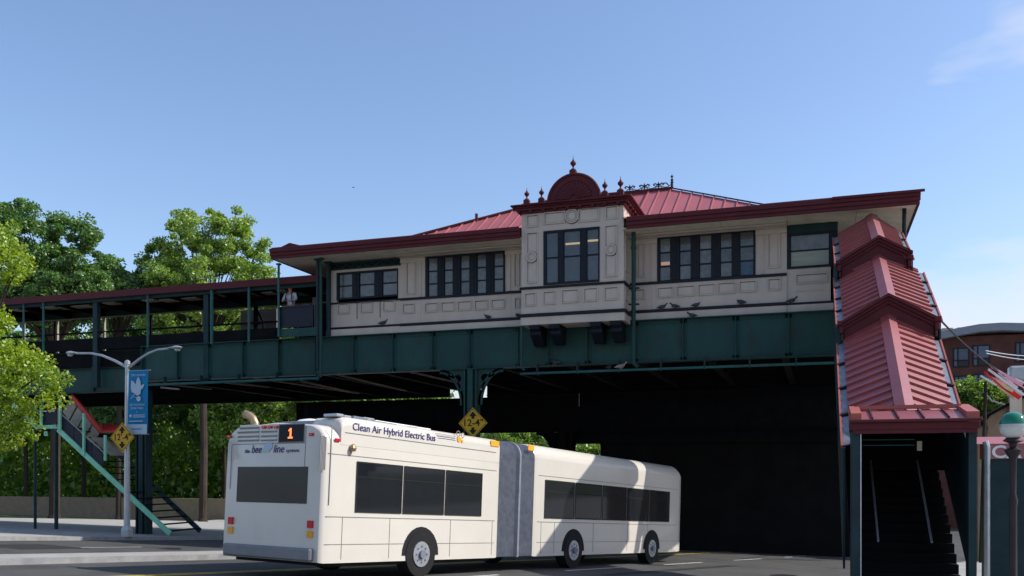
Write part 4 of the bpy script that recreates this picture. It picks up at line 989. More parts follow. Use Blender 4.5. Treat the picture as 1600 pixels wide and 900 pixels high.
A = [Vector(R1)+Vector((0, 0, 0.08)), Vector(R2)+Vector((0, 0, 0.06)), T1, T0]
nrm = MB(); nrm.prism([tuple(v) for v in A], (0, 0.02, -0.03)); he = nrm.build('hipped_end', 'redbright', ls)
for k in range(6):
    f_ = (k+0.5)/6; a = A[0].lerp(A[1], f_); b = A[3].lerp(A[2], f_); MB().bar(a+Vector((0, -0.01, .02)), b+Vector((0, -0.01, .02)), 0.03, 0.04).build('roof_rib', 'redbright', he)
MB().box(PX(118, YS), PX(164, YS), YS+1.4, YS+1.5, PZ(140, 680, YS), PZ(140, 676, YS)).build('tie_beam', 'black', ls)
a = P(155, 684, YS+1.2); MB().bar(a, P(185, 712, YS+1.2), 0.9, 0.03).build('side_board', 'canopy_panel', ls)
f = MB(); a = P(72, 677.5, YS); f.box(a[0]-0.09, a[0]+0.09, YS-0.02, YS, a[2]-0.09, a[2]+0.09); f.build('small_plate', 'mint', ls)
MB().box(a[0]-0.012, a[0]+0.012, YS-0.024, YS-0.02, a[2]-0.03, a[2]+0.03).build('plate_mark', 'ink', ls)
MB().tube([(PX(55, YS+1), YS+1, ground(-31, 30)), (PX(55, YS+1), YS+1, zl)], 0.06, 8).build('landing_leg', 'teal_dark', ls)
MB().tube([(PX(88, YS+1.6), YS+1.6, ground(-31, 30)), (PX(88, YS+1.6), YS+1.6, zl)], 0.08, 8).build('landing_leg', 'teal_dark', ls)

# ------------------------------------------------------------------ ARTICULATED BUS
BPOS = Vector((-8.72, 14.8, -0.475)); BH = math.atan2(HYY, HX)
bus = thing('articulated_bus', 'white articulated hybrid city bus seen from behind, driving under the viaduct', 'bus', BPOS, rot=(0, 0.06, BH))
BM = Matrix.Translation(BPOS) @ Matrix.Rotation(BH, 4, 'Z') @ Matrix.Rotation(0.06, 4, 'Y'); BI = BM.inverted()
def bray(px, py, plane, val):
    a = (px-800)/F; b = (HY-py)/F
    d = Vector((a*CT-ST, a*ST+CT, b)); o = Vector((0, 0, EYE))
    d = BI.to_3x3() @ d; o = BI @ o
    t = (val-o[plane])/d[plane]; return o+d*t
def RR(px, py): p = bray(px, py, 0, -0.01); return p.y, p.z       # rear face
def SS(px, py, y=-0.005): p = bray(px, py, 1, y); return p.x, p.z   # right side
REAR = Matrix(((0, 0, -1), (-1, 0, 0), (0, 1, 0))); SIDE = Matrix(((1, 0, 0), (0, 0, -1), (0, 1, 0)))
BW_, BHT = 2.80, 3.02
def section(inset=0.0, top=BHT, drop=0.30):
    pts = [(inset, 0.35+inset*0.3), (inset, top-0.42)]
    n = 8
    for k in range(n+1):      # right shoulder
        a = PI/2*k/n; pts.append((inset+0.40*(1-math.cos(a)), top-0.42+0.36*math.sin(a)))
    pts.append((BW_/2, top))
    for k in range(n+1):
        a = PI/2*(1-k/n); pts.append((BW_-inset-0.40*(1-math.cos(a)), top-0.42+0.36*math.sin(a)))
    pts += [(BW_-inset, top-0.42), (BW_-inset, 0.35+inset*0.3)]
    return pts
def loft(stations):
    mb = MB(); n = None
    for x, pts in stations:
        n = len(pts); mb.v += [(x, y, z) for y, z in pts]
    for i in range(len(stations)-1):
        for k in range(n): mb.f.append((i*n+k, i*n+(k+1) % n, (i+1)*n+(k+1) % n, (i+1)*n+k))
    mb.f.append(tuple(range(n))[::-1]); mb.f.append(tuple((len(stations)-1)*n+k for k in range(n)))
    return mb
ax0, _ = SS(783, 694); ax1, _ = SS(838, 702)
rear_b = loft([(0.0, section(0.06, BHT-0.03)), (0.03, section(0.025, BHT-0.012)), (0.09, section(0.005, BHT-0.002)), (0.3, section(0)), (ax0-0.1, section(0)), (ax0, section(0.03, BHT-0.02))])
rb = rear_b.build('rear_section', 'bus', bus, smooth=True)
fx1 = ax1+9.3
fb = loft([(ax1, section(0.03, BHT+0.22)), (ax1+0.1, section(0, BHT+0.24)), (fx1-0.4, section(0, BHT+0.24)), (fx1-0.1, section(0.06, BHT+0.18)), (fx1, section(0.18, BHT-0.02))]).build('front_section', 'bus', bus, smooth=True)
nr = 26
st_ = []
for k in range(nr+1):
    x = ax0+(ax1-ax0)*k/nr; 
    mid = abs(k-nr*0.56) < 1.2
    st_.append((x, section(0.10 if k % 2 else 0.03, BHT+0.22-(0.07 if k % 2 else 0.0)) if not mid else section(0.0, BHT+0.24)))
loft(st_).build('bellows', 'bellows', bus)
# side fairing on the roof edge with rounded rear end
zt = 3.15
def fsec(top, y1, lo=BHT-0.42):
    pts = [(-0.004, lo), (-0.004, top-0.16)]
    for k in range(5): a = PI/2*k/4; pts.append((-0.004+0.14*(1-math.cos(a)), top-0.16+0.16*math.sin(a)))
    pts += [(y1, top), (y1+0.05, top-0.2), (y1+0.05, lo)]
    return pts
xf0 = 0.42
loft([(xf0, fsec(3.02, 0.70)), (xf0+0.02, fsec(3.07, 0.74)), (xf0+0.07, fsec(3.11, 0.78)), (xf0+0.16, fsec(3.14, 0.8)), (xf0+0.32, fsec(zt, 0.82)), (ax0-0.12, fsec(zt, 0.82)), (ax0-0.05, fsec(zt-0.04, 0.8))]).build('roof_fairing', 'bus', bus, smooth=True)
# fine panel joints on the side
f = MB(); xa, za = SS(520, 673); xb, zb2 = SS(740, 701.7)
f.bar((xf0+0.1, -0.006, za), (ax0-0.2, -0.006, za), 0.012, 0.014)
x_, z_ = SS(519, 660); f.bar((x_, -0.008, za-1.4), (x_, -0.008, zt-0.2), 0.012, 0.012, up=(1, 0, 0)); f.build('panel_joint', 'bus_slot', bus)
x_, z_ = SS(527, 687.5); MB().box(x_-0.07, x_+0.07, -0.03, -0.002, z_-0.03, z_+0.03).build('side_marker_lamp', 'lamp_red', bus, bevel=0.008)
for px, py in ((773, 693.2), (829.5, 700)):
    x_, z_ = SS(px, py); w_ = 0.17 if px < 800 else 0.14
    MB().box(x_-w_, x_+w_, -0.02, -0.001, z_-0.07, z_+0.07).build('side_reflector', 'amber', bus, bevel=0.006)
x_, z_ = SS(549, 699); f = MB(); f.lathe([(0.05, 0), (0.07, 0.06), (0.05, 0.12), (0.01, 0.15)], (x_, -0.05, z_-0.08), 8); f.build('side_knob', 'exhaust', bus)
xs_, zs_ = SS(551, 667.5); xe_, ze_ = SS(680, 684)
text('lettering', 'Clean Air Hybrid Electric Bus', 0.205, frame(((xs_+xe_)/2, -0.012, (zs_+ze_)/2), SIDE), 'ink_blue', bus, width=xe_-xs_)
# small bee emblem with pale trails
cx, cz_ = SS(717, 686.5)
f = MB(); f.flat([circ(0, 0, 0.06, 12), ], 0.008, frame((cx, -0.014, cz_), SIDE, sx=1.2)); f.flat([circ(0.12, -0.03, 0.035, 10)], 0.008, frame((cx, -0.014, cz_), SIDE)); f.build('emblem_body', 'amber', bus)
f = MB(); f.flat([circ(0.0, 0.13, 0.07, 10), circ(0.0, 0.13, 0.055, 10)], 0.006, frame((cx, -0.012, cz_), SIDE, 0.3)); f.flat([circ(0.14, 0.09, 0.06, 10), circ(0.14, 0.09, 0.047, 10)], 0.006, frame((cx, -0.012, cz_), SIDE, 0.1)); f.build('emblem_wing', 'exhaust', bus)
f = MB()
for k in range(3): f.bar((cx-0.85+0.05*k, -0.01, cz_+0.06-0.045*k), (cx-0.12, -0.01, cz_+0.05-0.04*k), 0.005, 0.008)
f.build('emblem_trail', 'ink_blue', bus)
for k in range(5):
    x_, _ = SS(503+2*k, 680); zz = za
    MB().bar((x_-0.02, -0.004, zz-0.75), (x_-0.02, -0.004, zz-0.12), 0.012, 0.02, up=(1, 0, 0)).build('vent_slot', 'bus_slot', bus)
# roof clutter
for k, (px, sz, h, m) in enumerate(((531, .2, .05, 'galv'), (543, .2, .04, 'galv'), (563, .4, .05, 'bus_grey'), (577, .3, .06, 'galv'), (600, .8, .03, 'galv'), (620, 1.3, .035, 'white'), (655, .8, .03, 'white'))):
    x_, _ = SS(px, 655, 0.15)
    MB().box(x_-sz/2, x_+sz/2, 0.14, 0.50, zt-0.005, zt+h).build('roof_fitting', m, bus, bevel=0.012)
f = MB(); f.prism([(0.55, 0.90, BHT-0.12), (0.55, 2.15, BHT-0.12), (0.7, 2.0, BHT+0.10), (0.7, 1.0, BHT+0.10)], (2.6, 0, 0)); f.build('roof_unit', 'bus_grey', bus, bevel=0.015)
f = MB(); f.prism([(0.5, 0.60, BHT-0.10), (0.5, 0.97, BHT-0.08), (0.58, 0.86, BHT+0.12), (0.58, 0.78, BHT+0.12)], (0.5, 0, 0)); f.build('roof_bracket', 'cream', bus, bevel=0.01)
f = MB(); f.lathe([(0.34, 0), (0.33, 0.04), (0.25, 0.09), (0.1, 0.12), (0.01, 0.125)], (1.3, 1.75, BHT+0.09), 16); f.build('roof_dome', 'white', bus, smooth=True)
# exhaust stack bent to the left
ey, ez = RR(377, 663)
f = MB(); f.tube([(0.35, ey, ez-0.1), (0.35, ey+0.01, ez+0.05), (0.33, ey+0.06, ez+0.15), (0.30, ey+0.16, ez+0.22), (0.28, ey+0.26, ez+0.25)], [0.085, 0.085, 0.085, 0.082, 0.085], 12)
ex = f.build('exhaust_pipe', 'exhaust', bus, smooth=True)
f = MB(); f.tube([(0.28, ey+0.262, ez+0.2505), (0.279, ey+0.275, ez+0.2535)], 0.07, 12); f.build('exhaust_mouth', 'ink', ex)
# rear face details
def rbox(p0, y0, p1, y1, name, m, d=0.02, bev=0.008, base=0.0):
    (ya_, za_), (yb_, zb_) = RR(p0, y0), RR(p1, y1)
    return MB().box(-base-d, -base, ya_, yb_, za_, zb_).build(name, m, bus, bevel=bev)
rbox(435.5, 662.5, 475.5, 691, 'display_surround', 'bus_slot', 0.012)
rbox(437, 664.3, 474.3, 689.5, 'route_display', 'screen', 0.006, base=0.012)
y_, z_ = RR(454.5, 677)
dg = [(-0.065, -0.10), (0.065, -0.10), (0.065, -0.068), (0.025, -0.068), (0.025, 0.10), (-0.010, 0.10), (-0.055, 0.062), (-0.055, 0.035), (-0.018, 0.058), (-0.018, -0.068), (-0.065, -0.068)]
MB().flat([dg], 0.004, frame((-0.021, y_, z_), REAR)).build('route_digit', 'digit', bus)
for (c0, c1, rows) in ((371.5, 404.5, (669.5, 676, 683, 689)), (408, 432.5, (675, 682, 688.5))):
    for i_, r in enumerate(rows):
        rbox(c0+(3 if (r == 669.5) else 0), r-1.5, c1, r, 'vent_louvre', 'bus_slot', 0.014, 0.0)
        rbox(c0+(3 if (r == 669.5) else 0)+0.5, r-5.0, c1-0.5, r-1.5, 'louvre_blade', 'bus', 0.012, 0.008)
for p in (413, 422.5, 432): 
    rbox(p-3.2, 665.3, p+3.2, 669.2, 'marker_lamp', 'lamp_red', 0.03); rbox(p-0.9, 666.6, p+0.9, 668, 'lamp_core', 'lamp_core', 0.003, 0, base=0.03)
for p, q in ((358.5, 682.3), (486.8, 678.7)):
    rbox(p-3.3, q-2, p+3.8, q+2, 'marker_lamp', 'lamp_red', 0.03); rbox(p-0.9, q-0.7, p+0.9, q+0.7, 'lamp_core', 'lamp_core', 0.003, 0, base=0.03)
f = MB()
(ya_, za_), (yb_, _) = RR(362, 694.5), RR(477, 692.5)
f.box(-0.006, -0.001, ya_, yb_, za_-0.006, za_+0.006); f.box(-0.006, -0.001, ya_-0.006, ya_+0.006, za_-0.9, za_); f.box(-0.006, -0.001, yb_-0.006, yb_+0.006, za_-0.9, za_+0.32)
f.build('rear_door_joint', 'bus_slot', bus)
zc = RR(420, 702.0)[1]
for bdy, pc, sz, wd, sh in (('the', 386, 0.11, 0.14, 0.2), ('bee', 400.5, 0.22, 0.29, 0.25), ('line', 435, 0.22, 0.30, 0.25), ('system', 457, 0.10, 0.36, 0.2)):
    y_, _ = RR(pc, 700); text('lettering', bdy, sz, frame((-0.009, y_, zc-(0.0 if sz > 0.2 else 0.03)), REAR), 'ink_blue', bus, width=wd, shear=sh)
y_, _ = RR(418, 700); f = MB(); f.flat([[(-0.14, -0.08), (-0.1, 0.06), (0, 0.12), (0.12, 0.13), (0.14, 0.02), (0.04, -0.07)]], 0.005, frame((-0.009, y_, zc+0.02), REAR)); f.build('emblem', 'banner_pale', bus)
MB().box(-0.012, 0.0, 0.4, 2.4, 1.45, 2.15).build('rear_window', 'bus_window', bus, bevel=0.005); MB().box(-0.1, 0.1, 0.16, BW_-0.16, 0.38, 0.62).build('rear_bumper', 'bus_slot', bus, bevel=0.03)
for p in (0.27, BW_-0.27): MB().box(-0.03, 0, p-0.07, p+0.07, 1.0, 1.14).build('tail_lamp', 'lamp_red', bus); MB().box(-0.03, 0, p-0.07, p+0.07, 0.82, 0.95).build('indicator_lamp', 'amber', bus)
# side windows, wheels
for xa, xb in ((0.9, 2.2), (2.3, 3.6), (3.7, 5.0)): MB().box(xa, xb, -0.012, -0.001, 1.35, 2.28).build('side_window', 'bus_window', bus)
for k in range(5): MB().box(ax1+0.5+1.55*k, ax1+1.95+1.55*k, -0.012, -0.001, 1.35, 2.28).build('side_window', 'bus_window', bus)
for x in (2.9, ax1+2.0, fx1-2.4):
    for y0_, y1_ in ((-0.02, 0.28), (BW_-0.28, BW_+0.02)):
        f = MB(); f.tube([(x, y0_, 0.48), (x, y1_, 0.48)], 0.48, 24); wh = f.build('wheel', 'rubber', bus)
        yo = y0_-0.02 if y0_ < 1 else y1_; f = MB(); f.tube([(x, yo, 0.48), (x, yo+0.02, 0.48)], 0.27, 16); f.build('rim', 'galv', wh)
MB().box(0.3, ax0-0.2, 0.1, BW_-0.1, 0.28, 0.36).build('underbody', 'rubber', bus)

# lower body joints, wheel arches, hubs, hatch doors
f = MB()
for x in (0.55, 1.9, 3.9, ax0-0.25, ax1+0.35, ax1+1.0, ax1+3.1, ax1+5.2, ax1+6.6): f.box(x-0.006, x+0.006, -0.006, -0.001, 0.42, 1.22)
for xa, xb in ((0.1, ax0-0.15), (ax1+0.15, fx1-0.5)): f.box(xa, xb, -0.007, -0.001, 1.218, 1.232); f.box(xa, xb, -0.007, -0.001, 0.70, 0.71); f.box(xa, xb, -0.007, -0.001, 2.40, 2.412)
f.build('skirt_joint', 'bus_slot', bus)
for x in (2.9, ax1+2.0, fx1-2.4):
    pts = [(x+0.60*math.cos(PI*k/12), -0.008, 0.46+0.60*math.sin(PI*k/12)) for k in range(13)]
    MB().prism(pts, (0, 0.02, 0)).build('wheel_arch', 'rubber', bus)
    f = MB()
    for k in range(8): f.tube([(x+0.17*math.cos(k*PI/4), -0.06, 0.48+0.17*math.sin(k*PI/4)), (x+0.17*math.cos(k*PI/4), -0.04, 0.48+0.17*math.sin(k*PI/4))], 0.02, 6)
    f.tube([(x, -0.09, 0.48), (x, -0.04, 0.48)], 0.09, 12); f.build('hub', 'bus_grey', bus)
for o_ in [o for o in bus.children if o.name.startswith('side_window')]:
    xs2 = [v.co.x for v in o_.data.vertices]; a_, b_ = min(xs2), max(xs2)
    f = MB(); f.box(a_-0.03, b_+0.03, -0.016, -0.012, 1.32, 1.35); f.box(a_-0.03, b_+0.03, -0.016, -0.012, 2.28, 2.31); f.box(a_-0.03, a_, -0.016, -0.012, 1.35, 2.28); f.box(b_, b_+0.03, -0.016, -0.012, 1.35, 2.28); f.box(a_, b_, -0.018, -0.012, 2.0, 2.02)
    f.build('window_seal', 'rubber', o_)
# ------------------------------------------------------------------ MANHOLES AND PATCHES
for s_, l_, r_ in ((13.5, -9.3, 0.38), (24.0, -7.5, 0.38), (17.0, -24.0, 0.38)):
    x, y = SL(s_, l_); o = MB().lathe([(r_, 0.0), (r_, 0.012), (r_*0.9, 0.014), (0.02, 0.014)], (x, y, ground(x, y)-0.002), 20).build('manhole_cover', 'iron', kind='structure')
for s0, s1, l0, l1 in ((12.2, 16.8, -13.9, -12.9), (15.5, 17.2, -8.6, -6.4), (19.5, 28, -10.6, -10.2), (13, 15, -27.5, -24.8)): struct('road_patch', sheet(s0, s1, l0, l1, 0.006), 'patch')
# ------------------------------------------------------------------ STREET LAMP WITH BANNER
LY = 26.9; lx_, lz_ = PX(199, LY), 0
gl = ground(lx_, LY)+0.125
lamp = thing('street_lamp', 'twin-arm galvanised street lamp carrying a blue leaf banner', 'street lamp', (lx_, LY, gl))
zt_ = PZ(200.5, 567, LY)
f = MB(); f.tube([(lx_-0.02, LY, gl), (lx_, LY, zt_)], [0.115, 0.075], 12); f.build('pole', 'galv', lamp, smooth=True)
f = MB(); f.lathe([(0.10, 0), (0.10, 0.10), (0.06, 0.14), (0.02, 0.16)], (lx_, LY, zt_-0.05), 10); f.lathe([(0.2, 0), (0.2, 0.25), (0.13, 0.4)], (lx_-0.02, LY, gl), 10); f.build('pole_cap', 'galv', lamp)
for pts, hx, sd_ in ((((197, 573), (180, 564), (160, 555.5), (142, 552), (120, 552)), (104, 552.5), -1), (((203, 573), (218, 561), (232, 552), (246, 546.5), (264, 544.5)), (284, 543.5), 1)):
    q = [P(a, b, LY) for a, b in pts]
    ar = MB().tube(q, [0.055, 0.05, 0.045, 0.04, 0.04], 8).build('arm', 'galv', lamp, smooth=True)
    e0 = Vector(P(pts[-1][0], pts[-1][1], LY)); e1 = Vector(P(hx[0], hx[1], LY)); dr = (e1-e0)
    hd = MB(); n = 8
    for i in range(n+1):
        t_ = i/n; wv = [0.06, 0.075, 0.09, 0.13, 0.15, 0.155, 0.14, 0.10, 0.03][i]; c = e0+dr*t_
        for k in range(10):
            a = 2*PI*k/10; hd.v.append((c.x, c.y+wv*math.cos(a), c.z+wv*0.45*math.sin(a)+0.02))
    for i in range(n):
        for k in range(10): hd.f.append((i*10+k, i*10+(k+1) % 10, (i+1)*10+(k+1) % 10, (i+1)*10+k))
    hd.f.append(tuple(range(10))); hd.f.append(tuple(n*10+k for k in range(10)))
    h_ = hd.build('lamp_head', 'galv', lamp, smooth=True)
    c = e0+dr*0.65; f = MB(); f.lathe([(0.02, -0.11), (0.08, -0.09), (0.11, -0.04)], (c.x, c.y, c.z), 10); f.build('lens', 'globe_white', h_)
# banner cloth
ban = thing('banner', 'blue street banner with a pale sycamore leaf, hanging from the twin-arm lamp', 'banner', (lx_+0.4, LY-0.1, 3.3))
bx0, bx1 = PX(203, LY), PX(235, LY); bz1, bz0_ = PZ(219, 579.5, LY), PZ(219, 678.5, LY); by = LY-0.06; W_ = bx1-bx0; H_ = bz1-bz0_
f = MB(); nx, nz_ = 10, 20; 
def bw(u, v): return 0.05*math.sin(u*3.0+v*2.2)*u
for side in (0, 1):
    o_ = len(f.v)
    for j in range(nz_+1):
        for i in range(nx+1):
            u, v = i/nx, j/nz_
            f.v.append((bx0+W_*u-0.10*(1-v)*0.6+0.0, by+bw(u, v)+0.006*side, bz0_+H_*v))
    for j in range(nz_):
        for i in range(nx): a = o_+j*(nx+1)+i; f.f.append((a, a+1, a+nx+2, a+nx+1))
f.build('banner_cloth', 'banner_blue', ban, smooth=True)
def bshear(z): return -0.06*(1-(z-bz0_)/H_)
def bp_(u, v): z = bz0_+H_*v; return (bx0+W_*u+bshear(z), by-0.062, z)
def bfr(u, v): return frame(bp_(u, v))
MB().prism([bp_(0.0, 0.0), bp_(1.0, 0.0), bp_(1.0, 0.155), bp_(0.0, 0.155)], (0, 0.006, 0)).build('pale_foot_strip', 'banner_pale', ban)
leafp = [(-0.02, -0.34), (0.06, -0.36), (0.13, -0.33), (0.20, -0.28), (0.22, -0.12), (0.34, -0.02), (0.42, 0.14), (0.27, 0.10), (0.22, 0.06), (0.20, 0.26), (0.08, 0.48), (-0.02, 0.30), (-0.06, 0.12), (-0.16, 0.26), (-0.29, 0.32), (-0.31, 0.14), (-0.32, -0.02), (-0.27, -0.20), (-0.14, -0.26)]
f = MB(); f.flat([[(x*0.82, y*0.82) for x, y in leafp]], 0.004, bfr(0.47, 0.735)); f.bar(bp_(0.40, 0.64), bp_(0.20, 0.56), 0.02, 0.02); f.flat([circ(0, 0, 0.095, 16)], 0.004, bfr(0.57, 0.555)); f.bar(bp_(0.32, 0.585), bp_(0.52, 0.575), 0.012, 0.012); f.build('leaf_print', 'banner_pale', ban)
text('banner_lettering', 'SYCAMORE', 0.10, bfr(0.55, 0.925), 'banner_pale', ban, width=W_*0.70)
text('banner_lettering', 'GET TO KNOW', 0.10, bfr(0.50, 0.46), 'banner_pale', ban, width=W_*0.72)
text('banner_lettering', 'YOUR TREES', 0.10, bfr(0.50, 0.405), 'banner_pale', ban, width=W_*0.62)
text('banner_lettering', 'at', 0.07, bfr(0.50, 0.35), 'banner_pale', ban)
for v, u0, u1 in ((0.30, 0.32, 0.9), (0.27, 0.32, 0.9), (0.205, 0.12, 0.8)):
    MB().bar(bp_(u0, v), bp_(u1, v), 0.004, 0.03).build('printed_line', 'banner_pale', ban)
MB().flat([circ(0, 0, 0.055, 12)], 0.004, bfr(0.2, 0.29)).build('printed_mark', 'banner_pale', ban)
f = MB(); f.bar(bp_(0.25, 0.08), bp_(0.75, 0.08), 0.004, 0.04); f.build('printed_line', 'banner_blue', ban)
MB().tube([(lx_, by+0.03, bz1), (bx1+0.03, by+0.03, bz1+0.01)], 0.018, 6).build('banner_arm', 'galv', ban); MB().tube([(lx_, by+0.03, bz0_), (bx1-0.03, by+0.03, bz0_)], 0.018, 6).build('banner_arm', 'galv', ban)

# ------------------------------------------------------------------ CLEARANCE SIGNS
def clearance(px, py, Y, txt, label, tilt=0):
    x, _, z = P(px, py, Y); r = 0.54
    s = thing('clearance_sign', label, 'road sign', (x, Y, z-0.54), group='yellow 12-4 clearance diamonds')
    dm = [(0, -r+0.03), (0.03, -r), (r-0.03, -0.03), (r, 0), (r-0.03, 0.03), (0.03, r-0.0), (0, r), (-0.03, r), (-r+0.03, 0.03), (-r, 0), (-r+0.03, -0.03), (-0.03, -r)]
    f = MB(); f.flat([[(0, -r), (r, 0), (0, r), (-r, 0)]], 0.012, frame((x, Y, z))); f.build('sign_plate', 'sign_yellow', s)
    f = MB(); f.flat([[(0, -r+.035), (r-.035, 0), (0, r-.035), (-r+.035, 0)], [(0, -r+.055), (r-.055, 0), (0, r-.055), (-r+.055, 0)]], 0.004, frame((x, Y-0.009, z))); f.build('sign_border', 'ink', s)
    for sg in (1, -1):
        ar = [(-0.15, sg*0.235), (0, sg*0.41), (0.15, sg*0.235), (0.055, sg*0.235), (0.055, sg*0.15), (-0.055, sg*0.15), (-0.055, sg*0.235)]
        f = MB(); f.flat([ar], 0.004, frame((x, Y-0.009, z))); f.build('arrow', 'ink', s)
    text('sign_lettering', txt, 0.34, frame((x-0.0, Y-0.009, z)), 'ink', s, width=0.70, offset=0.004)
    return s
s1 = clearance(739, 661, YG-0.32, "12-4\"", 'yellow diamond 12-4 clearance sign on the viaduct column above the bus roof')
s2 = clearance(191, 683.5, LY-0.32, "12'-4\"", 'yellow diamond 12-4 clearance sign on the street lamp, overlapping the blue banner')
MB().box(PX(191, LY)-0.02, PX(191, LY)+0.04, LY-0.31, LY-0.08, PZ(191, 683, LY)-0.05, PZ(191, 683, LY)+0.05).build('sign_bracket', 'galv', s2)

# ------------------------------------------------------------------ GLOBE LAMP, RED KIOSK, RIGHT SIDE
GY = 16.0; gx_, gz_ = PX(1583, GY), PZ(1583, 665, GY); gg = ground(gx_, GY)+0.125
gl_ = thing('globe_lamp', 'subway globe lamp, green above and milky white below, on a black post', 'globe lamp', (gx_, GY, gg))
rg = 0.20
def hemi(s_, n=8, a0=0.02): return [(max(rg*math.cos(PI/2*k/n), 0.002), s_*rg*0.97*math.sin(PI/2*k/n)+s_*a0) for k in range(n+1)]
f = MB(); f.lathe(hemi(1), (gx_, GY, gz_), 24); f.build('upper_globe', 'globe_green', gl_, smooth=True)
f = MB(); f.lathe(hemi(-1), (gx_, GY, gz_), 24); f.build('lower_globe', 'globe_white', gl_, smooth=True)
f = MB(); f.lathe([(rg+0.006, -0.025), (rg+0.008, 0.02)], (gx_, GY, gz_), 24); f.build('globe_band', 'galv', gl_)
f = MB(); f.lathe([(0.09, 0), (0.15, -0.06), (0.06, -0.10), (0.05, -0.16), (0.13, -0.20), (0.10, -0.26), (0.05, -0.34), (0.045, -0.9), (0.07, -1.0), (0.055, -1.1), (0.06, gg-gz_+0.55), (0.13, gg-gz_+0.4), (0.16, gg-gz_)], (gx_, GY, gz_-0.18), 16); f.build('post', 'iron', gl_, smooth=True)
KY = 21.0
ki = thing('red_roof_kiosk', 'low kiosk with pink-red roof and white capital letters behind the globe lamp', 'kiosk', (PX(1580, KY), KY, ground(4, 21)+0.125))
kx0, kx1 = PX(1548, KY), PX(1640, KY); kz = PZ(1575, 694, KY)
f = MB(); f.prism([(kx0-0.02, KY, kz), (kx0-0.02, KY+1.2, kz+0.12), (kx0-0.02, KY+1.2, kz-0.3), (kx0-0.02, KY, kz-0.3)], (kx1-kx0, 0, 0)); f.build('sign_fascia', 'redstair', ki)
MB().add([(kx0-0.25, KY-0.0, kz+0.01), (kx1, KY, kz+0.01), (kx1, KY+1.4, kz+0.2), (kx0-0.5, KY+1.4, kz+0.2)], [(0, 1, 2, 3)]).build('kiosk_roof', 'red', ki)
MB().box(kx0, kx1, KY+0.05, KY+1.1, ki.location.z, kz-0.3).build('kiosk_wall', 'teal_dark', ki)
text('kiosk_lettering', 'CA', 0.36, frame((PX(1572, KY), KY-0.012, kz-0.17)), 'white', ki, width=0.55, offset=0.008)
MB().tube([(PX(1541, KY), KY-0.1, ki.location.z), (PX(1541, KY), KY-0.1, kz-0.05), (PX(1538, KY), KY-0.1, kz+0.06)], 0.06, 8).build('kiosk_gutter', 'galv', ki)

# brown brick apartment block
AY = 70.0
ap = thing('apartment_block', 'brown brick block with grey cornice and blue-reflecting windows behind the stairway', 'building', (PX(1560, AY), AY, -2.5))
ax_l, ax_r = PX(1440, AY), PX(1760, AY); az_r = PZ(1600, 512, AY); az_l = PZ(1475, 523, AY)
gz2 = -2.5
TLz, TRz = PZ(1440, 528, AY), PZ(1700, 512, AY)
MB().prism([(ax_l, AY, gz2), (ax_r, AY, gz2), (ax_r, AY, 10.9), (ax_l, AY, 10.9)], (0, 14, 0)).build('brick_wall', 'brick', ap)
zc_l, zc_r = PZ(1474, 518, AY-0.6), PZ(1600, 505, AY-0.6)
xcl, xcr = PX(1474, AY-0.6), PX(1600, AY-0.6)
n = 10; crn = MB()
for k in range(n):
    def cpt(t_):
        x = ax_l-0.3+(ax_r-ax_l+0.6)*t_; pxr = (x-xcl)/(xcr-xcl); z = zc_l+(zc_r-zc_l)*min(pxr, 1.2)+0.25*math.sin(min(max(pxr, 0), 1)*PI)
        return x, z
    xa, za = cpt(k/n); xb, zb = cpt((k+1)/n)
    crn.hexa([(xa, AY-0.7, za-0.52), (xb, AY-0.7, zb-0.52), (xb, AY+3, zb-0.52), (xa, AY+3, za-0.52), (xa, AY-0.7, za), (xb, AY-0.7, zb), (xb, AY+3, zb), (xa, AY+3, za)])
crn.build('cornice', 'cornice_grey', ap)
for p0, p1 in ((1472, 1489), (1496, 1519)):
    MB().box(PX(p0, AY+5), PX(p1, AY+5), AY+5, AY+7, 10, PZ(1500, 511.5, AY+5)).build('roof_box', 'beige_cap', ap)
def apwin(p0, p1, y0, y1, side=True):
    xa, xb = PX(p0, AY), PX(p1, AY); z1, z0 = PZ((p0+p1)/2, y0, AY), PZ((p0+p1)/2, y1, AY)
    f = MB(); f.box(xa, xb, AY-0.04, AY-0.001, z0, z0+0.08); f.box(xa, xb, AY-0.04, AY-0.001, z1-0.08, z1); sx = xa+(xb-xa)*0.30
    f.box(xa, xa+0.08, AY-0.04, AY-0.001, z0+0.08, z1-0.08); f.box(xb-0.08, xb, AY-0.04, AY-0.001, z0+0.08, z1-0.08); f.box(sx-0.04, sx+0.04, AY-0.04, AY-0.001, z0+0.08, z1-0.08)
    zm = z0+(z1-z0)*0.36; f.box(xa+0.08, xb-0.08, AY-0.05, AY-0.041, zm-0.04, zm+0.04)
    wf = f.build('window', 'trim', ap)
    for a, b in ((xa+0.08, sx-0.04), (sx+0.04, xb-0.08)):
        MB().box(a, b, AY-0.02, AY-0.002, zm+0.04, z1-0.08).build('pane', 'sky_glass', wf)
        MB().box(a, b, AY-0.02, AY-0.002, z0+0.08, zm-0.04).build('pane', 'bus_window' if a > sx else 'sky_glass', wf)
for p0, p1, a, b in ((1489, 1514.5, 543.5, 574), (1519.5, 1547, 539, 572), (1490, 1516, 587, 614), (1520, 1548, 584, 612), (1586, 1612, 534.5, 566), (1586, 1612, 576, 606), (1618, 1646, 532, 564), (1552, 1578, 580, 608)): apwin(p0, p1, a, b)

